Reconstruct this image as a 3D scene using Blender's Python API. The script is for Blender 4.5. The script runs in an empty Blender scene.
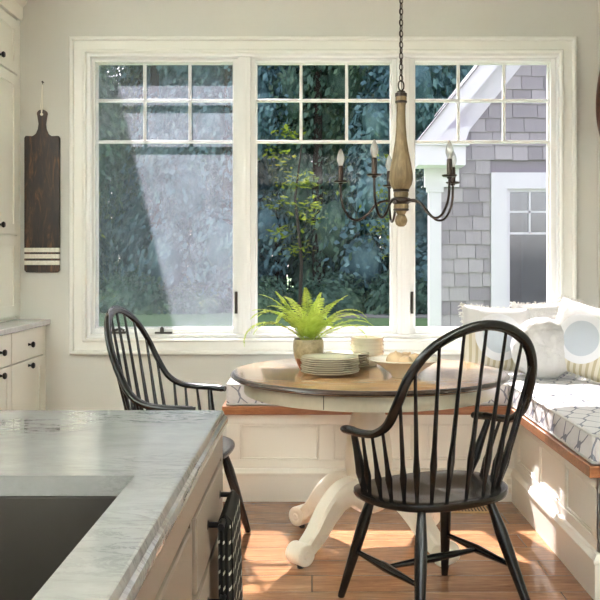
import bpy, math, random
from mathutils import Vector, Matrix, noise as mnoise
sc = bpy.context.scene
COL = sc.collection
PI = math.pi
random.seed(7)

# ------------------------------------------------------------------ materials
def lin(c):
    return tuple(((v/255)/12.92 if v/255 <= .04045 else ((v/255+.055)/1.055)**2.4) for v in c) + (1.0,)

class NT:
    def __init__(s, name):
        s.m = bpy.data.materials.new(name); s.m.use_nodes = True
        s.t = s.m.node_tree; s.t.nodes.clear()
        s.out = s.n('ShaderNodeOutputMaterial')
    def n(s, typ, **kw):
        nd = s.t.nodes.new(typ)
        for k, v in kw.items(): setattr(nd, k, v)
        return nd
    def l(s, a, b): s.t.links.new(a, b)
    def bsdf(s, col=None, rough=.5, metal=0, spec=.5, coat=0):
        b = s.n('ShaderNodeBsdfPrincipled')
        if col: b.inputs['Base Color'].default_value = lin(col)
        b.inputs['Roughness'].default_value = rough; b.inputs['Metallic'].default_value = metal
        b.inputs['Specular IOR Level'].default_value = spec
        b.inputs['Coat Weight'].default_value = coat; b.inputs['Coat Roughness'].default_value = .12
        s.l(b.outputs[0], s.out.inputs[0]); s.b = b
        return b
    def coord(s, scale=(1,1,1), kind='Object', rot=(0,0,0)):
        tc = s.n('ShaderNodeTexCoord'); mp = s.n('ShaderNodeMapping')
        mp.inputs['Scale'].default_value = scale; mp.inputs['Rotation'].default_value = rot
        s.l(tc.outputs[kind], mp.inputs[0]); return mp.outputs[0]
    def noise(s, vec, scale, detail=4, rough=.5, dist=0):
        t = s.n('ShaderNodeTexNoise'); t.inputs['Scale'].default_value = scale
        t.inputs['Detail'].default_value = detail; t.inputs['Roughness'].default_value = rough
        t.inputs['Distortion'].default_value = dist
        s.l(vec, t.inputs['Vector']); return t.outputs[0]
    def ramp(s, fac, stops):
        r = s.n('ShaderNodeValToRGB'); e = r.color_ramp.elements
        while len(e) < len(stops): e.new(.5)
        for i, (p, c) in enumerate(stops): e[i].position = p; e[i].color = lin(c)
        s.l(fac, r.inputs[0]); return r.outputs[0]
    def math(s, op, a, b=None, c=None):
        m = s.n('ShaderNodeMath', operation=op)
        for i, v in enumerate((a, b, c)):
            if v is None: continue
            if isinstance(v, (int, float)): m.inputs[i].default_value = v
            else: s.l(v, m.inputs[i])
        return m.outputs[0]
    def mix(s, fac, a, b, mode='MIX'):
        m = s.n('ShaderNodeMix', data_type='RGBA', blend_type=mode)
        if isinstance(fac, (int, float)): m.inputs[0].default_value = fac
        else: s.l(fac, m.inputs[0])
        for i, v in ((6, a), (7, b)):
            if isinstance(v, tuple): m.inputs[i].default_value = lin(v)
            else: s.l(v, m.inputs[i])
        return m.outputs[2]
    def bump(s, h, strength=.2, dist=.01):
        b = s.n('ShaderNodeBump'); b.inputs['Strength'].default_value = strength
        b.inputs['Distance'].default_value = dist
        s.l(h, b.inputs['Height']); s.l(b.outputs[0], s.b.inputs['Normal'])

def paint(name, col, rough=.5, var=.03, bs=.05, scale=30):
    t = NT(name); t.bsdf(col, rough)
    v = t.coord()
    n = t.noise(v, 3, 3)
    c2 = tuple(max(0, int(x*(1-var*1.5))) for x in col)
    t.l(t.mix(n, tuple(col), c2), t.b.inputs['Base Color'])
    if bs > .06: t.bump(t.noise(v, scale, 5), bs, .003)
    return t.m

M = {}
M['wall'] = paint('greige_wall_paint', (205, 203, 194), .75, .02, .08, 60)
M['ceil'] = paint('ceiling_paint', (236, 233, 224), .8)
M['trim'] = paint('cream_trim_paint', (228, 227, 219), .38, .02)
M['sash'] = paint('white_window_paint', (233, 233, 230), .35, .02)
M['cab'] = paint('cream_cabinet_paint', (234, 231, 219), .36, .02)
M['bench'] = paint('cream_bench_paint', (236, 233, 222), .34, .02)
M['taupe'] = paint('taupe_island_paint', (134, 120, 106), .36, .04, .0)
M['extwhite'] = paint('exterior_white_trim', (222, 219, 228), .5, .02)

def simple(name, col, rough=.5, metal=0, spec=.5, coat=0, n=.0, nscale=40):
    t = NT(name); t.bsdf(col, rough, metal, spec, coat)
    v = t.coord(); k = t.noise(v, nscale, 3)
    t.l(t.mix(k, tuple(col), tuple(int(x*(1-n)) for x in col)), t.b.inputs['Base Color'])
    return t
M['black'] = simple('black_chair_lacquer', (14, 13, 12), .25, 0, .45, .1, .3, 14).m
M['iron'] = simple('dark_bronze_metal', (70, 60, 54), .35, .85, .5, 0, .35, 60).m
M['knob'] = simple('black_knob_metal', (26, 23, 21), .35, .5, .5, 0, .2).m
M['dark'] = simple('dark_gap', (25, 21, 18), .7).m
M['sink'] = simple('dark_composite_sink', (62, 57, 50), .45, 0, .5, 0, .25, 8).m
M['steel'] = simple('latch_metal', (70, 66, 60), .4, .6).m
M['ceramic'] = simple('cream_ceramic', (232, 226, 208), .18, 0, .5, .3, .05, 5).m
M['ceramic2'] = simple('ivory_glazed_ceramic', (226, 218, 196), .25, 0, .5, .2, .08, 5).m
M['onion'] = simple('onion_skin', (222, 190, 150), .5, 0, .4, 0, .2, 30).m
M['plastic'] = simple('outlet_plastic', (238, 234, 220), .35).m
M['brass'] = simple('brass_vent', (176, 140, 92), .4, .6).m
M['cord'] = simple('cord', (90, 74, 58), .8).m
M['soil'] = simple('soil', (50, 38, 28), .95, n=.4).m

def wood(name, c1, c2, c3, scale=(1, 12, 12), rough=.4, bs=.1, ns=3, coat=0, knots=0):
    t = NT(name); t.bsdf(c1, rough, coat=coat)
    v = t.coord(scale)
    n = t.noise(v, ns, 8, .62, 1.2)
    col = t.ramp(n, [(.3, c1), (.5, c2), (.72, c3)])
    f = t.noise(v, ns*7, 4, .6)
    col = t.mix(t.math('MULTIPLY', f, .35), col, tuple(int(x*.55) for x in c1))
    t.l(col, t.b.inputs['Base Color']); t.bump(f, bs, .002)
    return t.m
M['benchwood'] = wood('bench_top_wood', (128, 78, 46), (160, 104, 66), (186, 130, 88), (1.5, 14, 14), .3)
M['tablewood'] = wood('table_top_wood', (158, 118, 80), (186, 146, 104), (204, 168, 126), (2, 16, 10), .16, .04, coat=.4)
M['tablerim'] = simple('table_rim_dark_glaze', (66, 50, 42), .25, 0, .5, .2, .3, 20).m
M['chandwood'] = wood('weathered_turned_wood', (96, 80, 54), (132, 112, 78), (162, 140, 104), (14, 14, 1.6), .55, .2)
M['board'] = wood('burnt_dark_board_wood', (30, 19, 14), (62, 40, 27), (98, 66, 42), (10, 10, 1.6), .5, .1)
M['mirrorwood'] = wood('dark_mirror_wood', (46, 24, 14), (84, 44, 24), (110, 62, 34), (4, 10, 4), .35)

# antique white table base
t = NT('antique_table_paint'); t.bsdf((222, 210, 186), .33, coat=.15)
v = t.coord(); n = t.noise(v, 6, 6, .6)
t.l(t.ramp(n, [(.3, (236, 230, 216)), (.6, (228, 219, 200)), (.8, (204, 188, 164))]), t.b.inputs['Base Color'])
t.bump(t.noise(v, 25, 4), .08, .003); M['antique'] = t.m
t = NT('table_apron_paint'); t.bsdf((186, 178, 156), .35, coat=.15)
v = t.coord(); n = t.noise(v, 6, 6, .6)
t.l(t.ramp(n, [(.3, (198, 192, 172)), (.7, (172, 164, 142))]), t.b.inputs['Base Color']); M['apron'] = t.m

# cutting board with three stripes
def stripes_mat():
    t = NT('board_with_white_stripes'); t.bsdf((60, 40, 30), .5)
    v = t.coord((9, 9, 1.5)); n = t.noise(v, 3, 8, .65, 1.5)
    col = t.ramp(n, [(.36, (18, 13, 10)), (.52, (46, 30, 20)), (.70, (106, 70, 42))])
    tc = t.n('ShaderNodeTexCoord'); sp = t.n('ShaderNodeSeparateXYZ'); t.l(tc.outputs['Object'], sp.inputs[0])
    z = sp.outputs[2]; tot = None
    for c in (.056, .094, .131):
        d = t.math('LESS_THAN', t.math('ABSOLUTE', t.math('SUBTRACT', z, c)), .0125)
        tot = d if tot is None else t.math('MAXIMUM', tot, d)
    w = t.noise(t.coord((6, 6, 6)), 12, 3)
    wc = t.ramp(w, [(.3, (222, 218, 206)), (.8, (196, 188, 172))])
    t.l(t.mix(tot, col, wc), t.b.inputs['Base Color']); return t.m
M['boardstripe'] = stripes_mat()

# floor planks
t = NT('oak_floor_planks'); t.bsdf((150, 95, 55), .22, coat=.3)
v = t.coord((1, 1, 1))
br = t.n('ShaderNodeTexBrick'); br.offset = .37; br.inputs['Scale'].default_value = 1
br.inputs['Brick Width'].default_value = 1.5; br.inputs['Row Height'].default_value = .17
br.inputs['Mortar Size'].default_value = .0022; br.inputs['Mortar Smooth'].default_value = .3
br.inputs['Color1'].default_value = (0, 0, 0, 1); br.inputs['Color2'].default_value = (1, 1, 1, 1)
br.inputs['Mortar'].default_value = (.5, .5, .5, 1)
t.l(v, br.inputs['Vector'])
g = t.noise(t.coord((1.4, 11, 1)), 3.2, 8, .62, 1.4)
g2 = t.noise(t.coord((1, 1, 1)), 2.2, 3)
base = t.ramp(br.outputs['Color'], [(0, (136, 98, 68)), (1, (180, 138, 100))])
grain = t.ramp(g, [(.3, (96, 62, 42)), (.55, (158, 112, 78)), (.78, (202, 160, 120))])
col = t.mix(.55, base, grain)
col = t.mix(t.math('MULTIPLY', g2, .3), col, (118, 72, 46))
col = t.mix(br.outputs['Fac'], col, (84, 52, 34))
t.l(col, t.b.inputs['Base Color'])
t.l(t.ramp(g, [(.2, (70, 70, 70)), (.8, (110, 110, 110))]), t.b.inputs['Roughness'])
t.bump(t.math('SUBTRACT', t.math('MULTIPLY', g, .25), br.outputs['Fac']), .18, .003)
M['floor'] = t.m

# marble / quartz counters
def marble(name, base, vein, rough=.09):
    t = NT(name); t.bsdf(base, rough, spec=.7)
    v = t.coord((1, 3.2, 1)); n = t.noise(v, 5, 9, .68, 2.2)
    a = t.math('ABSOLUTE', t.math('SUBTRACT', n, .5))
    vn = t.ramp(a, [(0, (255, 255, 255)), (.045, (0, 0, 0))])
    msk = t.ramp(t.noise(t.coord((1, 1, 1)), 3, 3), [(.48, (0, 0, 0)), (.68, (255, 255, 255))])
    k = t.mix(1, vn, msk, 'MULTIPLY')
    cl = t.ramp(t.noise(t.coord((1, 2, 1)), 9, 6, .7), [(.3, base), (.75, tuple(int(x*.88) for x in base))])
    kk = t.n('ShaderNodeSeparateColor'); t.l(k, kk.inputs[0])
    t.l(t.mix(t.math('MULTIPLY', kk.outputs[0], .65), cl, vein), t.b.inputs['Base Color']); return t.m
M['marble'] = marble('veined_quartz', (150, 149, 146), (88, 88, 86), .02)
M['marble2'] = marble('pale_counter_quartz', (206, 206, 206), (150, 150, 150), .2)

# cushion fabric: trellis of grey-blue curving lines
def trellis(name, base, linec, k=9.0, thick=.07, axes=(0, 1)):
    t = NT(name); t.bsdf(base, .9, spec=.2)
    v = t.coord((1, 1, 1))
    w = t.n('ShaderNodeVectorMath', operation='ADD'); nn = t.n('ShaderNodeTexNoise'); nn.inputs['Scale'].default_value = 5
    t.l(v, nn.inputs['Vector'])
    sc_ = t.n('ShaderNodeVectorMath', operation='SCALE'); t.l(nn.outputs['Color'], sc_.inputs[0]); sc_.inputs['Scale'].default_value = .03
    t.l(v, w.inputs[0]); t.l(sc_.outputs[0], w.inputs[1])
    sp = t.n('ShaderNodeSeparateXYZ'); t.l(w.outputs[0], sp.inputs[0])
    x = t.math('ADD', sp.outputs[0], t.math('MULTIPLY', sp.outputs[2], .4)); y = t.math('ADD', sp.outputs[1], t.math('MULTIPLY', sp.outputs[2], 1.0))
    s = t.math('MULTIPLY', t.math('SINE', t.math('MULTIPLY', y, k*PI)), .25)
    fs = []
    for sg in (1, -1):
        u = t.math('ADD', t.math('MULTIPLY', x, k), t.math('MULTIPLY', s, sg*1.1))
        f = t.math('ABSOLUTE', t.math('SUBTRACT', t.math('FRACT', t.math('ADD', u, .25 if sg > 0 else .75)), .5))
        fs.append(t.math('LESS_THAN', f, thick))
    ln = t.math('MAXIMUM', fs[0], fs[1])
    t.l(t.mix(ln, base, linec), t.b.inputs['Base Color'])
    t.bump(t.noise(v, 14, 5, .6), .5, .02); return t.m
M['cushion'] = trellis('trellis_print_cushion_fabric', (206, 205, 206), (124, 127, 138), 11.5, .05)
M['cushion_side'] = M['cushion']

def fabric(name, col, c2=None, bs=.4):
    t = NT(name); t.bsdf(col, .95, spec=.15)
    v = t.coord(); n = t.noise(v, 26, 5, .65)
    t.l(t.mix(n, tuple(col), c2 or tuple(int(x*.94) for x in col)), t.b.inputs['Base Color'])
    t.bump(n, bs, .014); return t.m
M['whitefab'] = fabric('white_crinkled_fabric', (202, 201, 198), bs=1.0)
M['fringe'] = fabric('white_fringe_yarn', (210, 207, 198))

def pillow_mat():
    t = NT('ticking_stripe_fabric_with_circle'); t.bsdf((240, 236, 224), .95, spec=.15)
    tc = t.n('ShaderNodeTexCoord'); sp = t.n('ShaderNodeSeparateXYZ'); t.l(tc.outputs['Object'], sp.inputs[0])
    x, y, z = sp.outputs
    st = t.math('LESS_THAN', t.math('FRACT', t.math('MULTIPLY', x, 30)), .45)
    col = t.mix(st, (202, 195, 178), (174, 164, 138))
    dx = t.math('MULTIPLY', x, 1.0); dz = t.math('SUBTRACT', z, .0)
    r = t.math('SQRT', t.math('ADD', t.math('MULTIPLY', dx, dx), t.math('MULTIPLY', dz, dz)))
    top = t.math('GREATER_THAN', z, .02)
    col = t.mix(top, col, (200, 199, 198))
    ring = t.math('LESS_THAN', r, .135); col = t.mix(ring, col, (210, 211, 214))
    inn = t.math('LESS_THAN', r, .095); col = t.mix(inn, col, (178, 186, 194))
    t.l(col, t.b.inputs['Base Color'])
    t.bump(t.noise(t.coord(), 24, 5, .6), .4, .008); return t.m
M['pillow'] = pillow_mat()

# towel: dark weave with pale ticks
t = NT('charcoal_towel_with_pale_ticks'); t.bsdf((40, 38, 36), .95, spec=.1)
tc = t.n('ShaderNodeTexCoord'); sp = t.n('ShaderNodeSeparateXYZ'); t.l(tc.outputs['Object'], sp.inputs[0])
zz = t.math('FRACT', t.math('MULTIPLY', sp.outputs[2], 34)); yy = t.math('FRACT', t.math('MULTIPLY', sp.outputs[1], 26))
a = t.math('LESS_THAN', t.math('ABSOLUTE', t.math('SUBTRACT', zz, t.math('ADD', .3, t.math('MULTIPLY', yy, .4)))), .10)
b = t.math('MULTIPLY', t.math('LESS_THAN', yy, .55), t.math('LESS_THAN', t.math('FRACT', t.math('MULTIPLY', sp.outputs[2], 17)), .98))
sn = t.n('ShaderNodeSeparateXYZ'); t.l(tc.outputs['Normal'], sn.inputs[0]); b = t.math('MULTIPLY', b, t.math('GREATER_THAN', sn.outputs[0], .6))
t.l(t.mix(t.math('MULTIPLY', a, b), (44, 42, 39), (188, 184, 170)), t.b.inputs['Base Color'])
t.bump(t.noise(t.coord(), 120, 3), .3, .003); M['towel'] = t.m

# glazed pot
t = NT('mottled_stone_glaze'); t.bsdf((176, 160, 128), .35, coat=.2)
v = t.coord((1, 1, 1)); n = t.noise(v, 40, 5, .7)
c = t.ramp(n, [(.3, (118, 104, 74)), (.6, (154, 138, 104)), (.8, (184, 168, 134))])
t.l(c, t.b.inputs['Base Color']); M['pot'] = t.m
M['terracotta'] = simple('copper_brown_glaze', (150, 84, 48), .35, 0, .5, .2, .3, 30).m

# leaves (translucent)
def leaf(name, stops, trans=.35, scale=3.0, tcol=None, rough=.5, rnd=True):
    t = NT(name)
    b = t.bsdf(stops[0][1], rough, spec=.3)
    v = t.coord()
    col = t.ramp(t.noise(v, scale, 4, .7), stops)
    t.l(col, b.inputs['Base Color'])
    tr = t.n('ShaderNodeBsdfTranslucent')
    if tcol: tr.inputs[0].default_value = lin(tcol)
    else: t.l(col, tr.inputs[0])
    mx = t.n('ShaderNodeMixShader'); mx.inputs[0].default_value = trans
    t.l(b.outputs[0], mx.inputs[1]); t.l(tr.outputs[0], mx.inputs[2]); t.l(mx.outputs[0], t.out.inputs[0])
    return t.m
M['fern'] = leaf('lime_fern_leaf', [(.3, (160, 186, 70)), (.5, (194, 214, 98)), (.75, (222, 234, 136))], .5, 9)
M['leafA'] = leaf('blue_green_leaves', [(.3, (56, 84, 94)), (.5, (90, 124, 132)), (.66, (132, 166, 164)), (.8, (184, 202, 140))], .22, 1.1)
M['leafB'] = leaf('deep_green_leaves', [(.3, (50, 74, 66)), (.5, (86, 116, 102)), (.66, (126, 154, 122)), (.8, (188, 198, 106))], .22, 1.3)
M['leafC'] = leaf('yellow_green_leaves', [(.3, (70, 92, 36)), (.5, (128, 146, 50)), (.7, (186, 196, 80))], .4, 2)
M['bark'] = simple('bark', (66, 58, 50), .9, n=.4).m
t = NT('lawn_grass'); t.bsdf((84, 120, 76), .9, spec=.2)
v = t.coord(); n = t.noise(v, .35, 6, .7); n2 = t.noise(v, 9, 4, .7)
c = t.mix(.4, t.ramp(n, [(.35, (84, 116, 84)), (.65, (118, 144, 104))]), t.ramp(n2, [(.3, (70, 100, 62)), (.7, (124, 150, 96))]))
t.l(c, t.b.inputs['Base Color']); t.bump(n2, .6, .05); M['lawn'] = t.m
M['gravel'] = simple('pale_gravel', (150, 150, 146), .9, n=.25, nscale=6).m

# shingles: colour from a per-shingle attribute
t = NT('weathered_grey_shingles'); t.bsdf((170, 168, 182), .85, spec=.2)
at = t.n('ShaderNodeAttribute'); at.attribute_name = 'tone'
g = t.noise(t.coord((14, 14, 1.5)), 3, 5, .6)
c = t.ramp(at.outputs['Fac'], [(0, (146, 141, 148)), (.5, (166, 161, 167)), (1, (184, 179, 184))])
c = t.mix(t.math('MULTIPLY', g, .35), c, (128, 121, 132))
t.l(c, t.b.inputs['Base Color']); t.bump(g, .3, .01); M['shingle'] = t.m
M['roofing'] = simple('asphalt_roofing', (150, 147, 154), .9, n=.3, nscale=12).m

# glass panes: fresnel mix of clear and mirror
def pane(name, tint=(250, 252, 252), ior=1.45, k=1.0, rough=0.0):
    t = NT(name); tr = t.n('ShaderNodeBsdfTransparent'); tr.inputs[0].default_value = lin(tint)
    gl = t.n('ShaderNodeBsdfGlossy'); gl.inputs['Roughness'].default_value = rough
    lw = t.n('ShaderNodeLayerWeight'); lw.inputs[0].default_value = .5
    r0 = ((ior-1)/(ior+1))**2
    f = t.math('MULTIPLY', t.math('MULTIPLY_ADD', t.math('POWER', lw.outputs['Facing'], 5.0), 1-r0, r0), k)
    mx = t.n('ShaderNodeMixShader'); t.l(f, mx.inputs[0]); t.l(tr.outputs[0], mx.inputs[1]); t.l(gl.outputs[0], mx.inputs[2])
    t.l(mx.outputs[0], t.out.inputs[0]); return t.m
M['glass'] = pane('window_glass', (240, 238, 241), 1.28, .4)
M['extglass'] = pane('dim_exterior_glass', (200, 206, 212), 1.8, 1.8)
M['bulbglass'] = pane('bulb_glass', (245, 245, 240), 1.9, 2.2)
t = NT('frosted_clear_bulb'); tr = t.n('ShaderNodeBsdfTransparent'); tl = t.n('ShaderNodeBsdfTranslucent'); gl = t.n('ShaderNodeBsdfGlossy'); gl.inputs['Roughness'].default_value = .08
m1 = t.n('ShaderNodeMixShader'); m1.inputs[0].default_value = .5; t.l(tr.outputs[0], m1.inputs[1]); t.l(tl.outputs[0], m1.inputs[2])
m2 = t.n('ShaderNodeMixShader'); m2.inputs[0].default_value = .18; t.l(m1.outputs[0], m2.inputs[1]); t.l(gl.outputs[0], m2.inputs[2]); t.l(m2.outputs[0], t.out.inputs[0])
M['bulbglass'] = t.m
M['mirrorglass'] = simple('mirror_face', (60, 50, 44), .05, 1).m
# insect screen: fine mesh that scatters some light
t = NT('insect_screen_mesh')
tr = t.n('ShaderNodeBsdfTransparent'); df = t.n('ShaderNodeBsdfDiffuse'); tl = t.n('ShaderNodeBsdfTranslucent')
df.inputs[0].default_value = lin((120, 122, 128)); tl.inputs[0].default_value = lin((194, 200, 214))
m1 = t.n('ShaderNodeMixShader'); m1.inputs[0].default_value = .6; t.l(df.outputs[0], m1.inputs[1]); t.l(tl.outputs[0], m1.inputs[2])
m2 = t.n('ShaderNodeMixShader')
fx = t.ramp(t.noise(t.coord((1, 1, 1)), 14, 6, .7), [(.3, (70, 70, 70)), (.8, (98, 98, 98))])
sepc = t.n('ShaderNodeSeparateColor'); t.l(fx, sepc.inputs[0])
t.l(t.math('MULTIPLY', sepc.outputs[0], 1.3), m2.inputs[0])
SCREEN_FAC = t
t.l(tr.outputs[0], m2.inputs[1]); t.l(m1.outputs[0], m2.inputs[2]); t.l(m2.outputs[0], t.out.inputs[0]); M['screen'] = t.m
def emit(name, col, s):
    t = NT(name); e = t.n('ShaderNodeEmission'); e.inputs[0].default_value = lin(col); e.inputs[1].default_value = s
    t.l(e.outputs[0], t.out.inputs[0]); return t.m
M['lampface'] = emit('lit_lamp_diffuser', (255, 240, 220), 4)

# ------------------------------------------------------------------ mesh builder
class MB:
    def __init__(s): s.v = []; s.f = []; s.tone = []
    def add(s, vs, fs):
        o = len(s.v); s.v += [tuple(p) for p in vs]; s.f += [tuple(i+o for i in f) for f in fs]; return s
    def box(s, x0, x1, y0, y1, z0, z1):
        vs = [(x0,y0,z0),(x1,y0,z0),(x1,y1,z0),(x0,y1,z0),(x0,y0,z1),(x1,y0,z1),(x1,y1,z1),(x0,y1,z1)]
        return s.add(vs, [(0,3,2,1),(4,5,6,7),(0,1,5,4),(1,2,6,5),(2,3,7,6),(3,0,4,7)])
    def prism(s, poly, axis, a, b):          # poly in the other two axes
        def mk(p, c):
            return (c, p[0], p[1]) if axis == 'x' else ((p[0], c, p[1]) if axis == 'y' else (p[0], p[1], c))
        n = len(poly)
        vs = [mk(p, a) for p in poly] + [mk(p, b) for p in poly]
        fs = [tuple(range(n)), tuple(range(2*n-1, n-1, -1))] + [(i, i+n, (i+1) % n+n, (i+1) % n) for i in range(n)]
        return s.add(vs, fs)
    def tube(s, pts, rad, seg=10, flat=1.0, up=None, caps=True):
        pts = [Vector(p) for p in pts]; n = len(pts)
        if not isinstance(rad, (list, tuple)): rad = [rad]*n
        vs = []; fs = []
        prev = None
        for i, p in enumerate(pts):
            d = (pts[min(i+1, n-1)] - pts[max(i-1, 0)]).normalized()
            if prev is None:
                u = Vector(up) if up else (Vector((0, 0, 1)) if abs(d.z) < .9 else Vector((1, 0, 0)))
                a = d.cross(u).normalized()
            else:
                a = (prev - d*prev.dot(d)).normalized()
            prev = a; b = a.cross(d).normalized()
            for k in range(seg):
                th = 2*PI*k/seg
                vs.append(p + a*math.cos(th)*rad[i] + b*math.sin(th)*rad[i]*flat)
        for i in range(n-1):
            for k in range(seg):
                k2 = (k+1) % seg
                fs.append((i*seg+k, i*seg+k2, (i+1)*seg+k2, (i+1)*seg+k))
        if caps:
            fs.append(tuple(range(seg-1, -1, -1))); fs.append(tuple((n-1)*seg+k for k in range(seg)))
        return s.add(vs, fs)
    def lathe(s, prof, seg=32, c=(0, 0, 0), rot=None):
        vs = []; fs = []
        for r, z in prof:
            for k in range(seg):
                th = 2*PI*k/seg; p = Vector((r*math.cos(th), r*math.sin(th), z))
                if rot: p = rot @ p
                vs.append(p + Vector(c))
        for i in range(len(prof)-1):
            for k in range(seg):
                k2 = (k+1) % seg; fs.append((i*seg+k, i*seg+k2, (i+1)*seg+k2, (i+1)*seg+k))
        if prof[0][0] > 1e-5: fs.append(tuple(range(seg-1, -1, -1)))
        if prof[-1][0] > 1e-5: fs.append(tuple((len(prof)-1)*seg+k for k in range(seg)))
        return s.add(vs, fs)
    def build(s, name, m, parent=None, loc=(0, 0, 0), rot=(0, 0, 0), smooth=True, bevel=0, ang=35, sub=0):
        me = bpy.data.meshes.new(name); me.from_pydata(s.v, [], s.f)
        me.validate(); me.update()
        me.materials.append(m)
        if smooth:
            me.polygons.foreach_set('use_smooth', [True]*len(me.polygons))
            me.set_sharp_from_angle(angle=math.radians(ang))
        if s.tone:
            at = me.attributes.new('tone', 'FLOAT', 'POINT'); at.data.foreach_set('value', s.tone)
        o = bpy.data.objects.new(name, me); COL.objects.link(o)
        o.location = loc; o.rotation_euler = rot
        if parent: o.parent = parent
        if bevel:
            b = o.modifiers.new('b', 'BEVEL'); b.width = bevel; b.segments = 2; b.limit_method = 'ANGLE'
        if sub:
            q = o.modifiers.new('s', 'SUBSURF'); q.levels = sub; q.render_levels = sub
        return o

def empty(name, loc=(0, 0, 0), rz=0):
    o = bpy.data.objects.new(name, None); COL.objects.link(o); o.location = loc; o.rotation_euler = (0, 0, rz)
    o.empty_display_size = .05; return o
def tag(o, label=None, cat=None, group=None, kind=None):
    if label: o['label'] = label
    if cat: o['category'] = cat
    if group: o['group'] = group
    if kind: o['kind'] = kind
    return o
def copy_tree(o, parent=None):
    c = o.copy(); COL.objects.link(c)
    if parent: c.parent = parent
    for ch in list(o.children): copy_tree(ch, c)
    return c
def crom(pts, n=8):
    pts = [Vector(p) for p in pts]; P = [2*pts[0]-pts[1]] + pts + [2*pts[-1]-pts[-2]]; out = []
    for i in range(1, len(P)-2):
        for k in range(n):
            t = k/n; a, b, c, d = P[i-1], P[i], P[i+1], P[i+2]
            out.append(.5*((2*b)+(c-a)*t+(2*a-5*b+4*c-d)*t*t+(3*b-a-3*c+d)*t**3))
    out.append(pts[-1]); return out
def struct(o, label=None): o['kind'] = 'structure'; return o

# ------------------------------------------------------------------ camera
cam = bpy.data.cameras.new('camera'); co = bpy.data.objects.new('camera', cam); COL.objects.link(co)
co.location = (0, 0, 1.25); co.rotation_euler = (PI/2, 0, 0)
cam.sensor_width = 36; cam.lens = 51.0; cam.shift_x = -.02; cam.shift_y = -.0617; cam.clip_start = .05; cam.clip_end = 300
sc.camera = co

# ------------------------------------------------------------------ room shell
WY = 5.0; XL = -2.2; XR = 1.68; CZ = 2.9; YB = -3.4; XK = 3.2
OX0, OX1, OZ0, OZ1 = -1.325, 1.465, .81, 2.485
m = MB()
m.box(XL-.2, OX0, WY, WY+.2, -.2, CZ+.2); m.box(OX1, XR+.2, WY, WY+.2, -.2, CZ+.2)
m.box(OX0, OX1, WY, WY+.2, OZ1, CZ+.2); m.box(OX0, OX1, WY, WY+.2, -.2, OZ0)
struct(m.build('wall_back', M['wall'], smooth=False))
struct(MB().box(XR, XR+.2, 2.3, WY, -.2, CZ+.2).build('wall_right', M['wall'], smooth=False))
struct(MB().box(XR, XK, 2.1, 2.3, -.2, CZ+.2).build('wall_nook_side', M['wall'], smooth=False))
struct(MB().box(XK, XK+.2, YB, 2.3, -.2, CZ+.2).build('wall_kitchen_right', M['wall'], smooth=False))
struct(MB().box(XL-.2, XL, YB, WY, -.2, CZ+.2).build('wall_left', M['wall'], smooth=False))
m = MB(); y0, y1 = YB-.2, YB
m.box(XL-.2, -1.6, y0, y1, -.2, CZ+.2); m.box(2.6, XK+.2, y0, y1, -.2, CZ+.2)
m.box(-1.6, 2.6, y0, y1, 2.5, CZ+.2); m.box(-1.6, 2.6, y0, y1, -.2, .3)
struct(m.build('wall_front', M['wall'], smooth=False))
m = MB()
for x in (-1.6, -.2, 1.2, 2.54): m.box(x, x+.06, YB-.14, YB-.06, .3, 2.5)
for z in (.3, 1.9, 2.44): m.box(-1.6, 2.6, YB-.139, YB-.061, z, z+.06)
struct(m.build('window_4', M['sash'], smooth=False))  # unseen window behind the camera, added to let in fill daylight
struct(MB().box(XL-.2, XK+.2, YB-.2, WY+.2, -.2, 0).build('floor', M['floor'], smooth=False))
struct(MB().box(XL-.2, XK+.2, YB-.2, WY+.2, CZ, CZ+.2).build('ceiling', M['ceil'], smooth=False))
# baseboards
m = MB(); m.box(XL+.62, -.49, WY-.018, WY, 0, .16); m.box(XL+.62, -.49, WY-.026, WY, .14, .16)
struct(m.build('baseboard_back', M['trim'], bevel=.003))

# ------------------------------------------------------------------ window casing & windows
def frame_ring(m, x0, x1, z0, z1, w, ya, yb):      # rectangular ring, w inward
    m.box(x0, x0+w, ya, yb, z0, z1); m.box(x1-w, x1, ya, yb, z0, z1)
    m.box(x0+w, x1-w, ya, yb, z1-w, z1); m.box(x0+w, x1-w, ya, yb, z0, z0+w)
def mitre_ring(m, x0, x1, z0, z1, prof):           # profile: (inward offset, y) swept round a rectangle
    vs = []; fs = []; n = len(prof)
    for (sx, sz, cx, cz) in ((1, 1, x0, z0), (-1, 1, x1, z0), (-1, -1, x1, z1), (1, -1, x0, z1)):
        for o, y in prof: vs.append((cx+sx*o, y, cz+sz*o))
    for c in range(4):
        c2 = (c+1) % 4
        for i in range(n):
            j = (i+1) % n; fs.append((c*n+i, c2*n+i, c2*n+j, c*n+j))
    m.add(vs, fs)
m = MB()
CX0, CX1, CZ0, CZ1 = -1.418, 1.547, .715, 2.575
mitre_ring(m, CX0, CX1, CZ0, CZ1, [(0, WY), (0, WY-.036), (.005, WY-.042), (.016, WY-.042), (.022, WY-.034), (.024, WY-.02), (.072, WY-.016),
                                   (.074, WY-.024), (.080, WY-.030), (.088, WY-.028), (.093, WY-.016), (.093, WY)])
struct(m.build('trim_1', M['trim'], ang=25))
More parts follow.
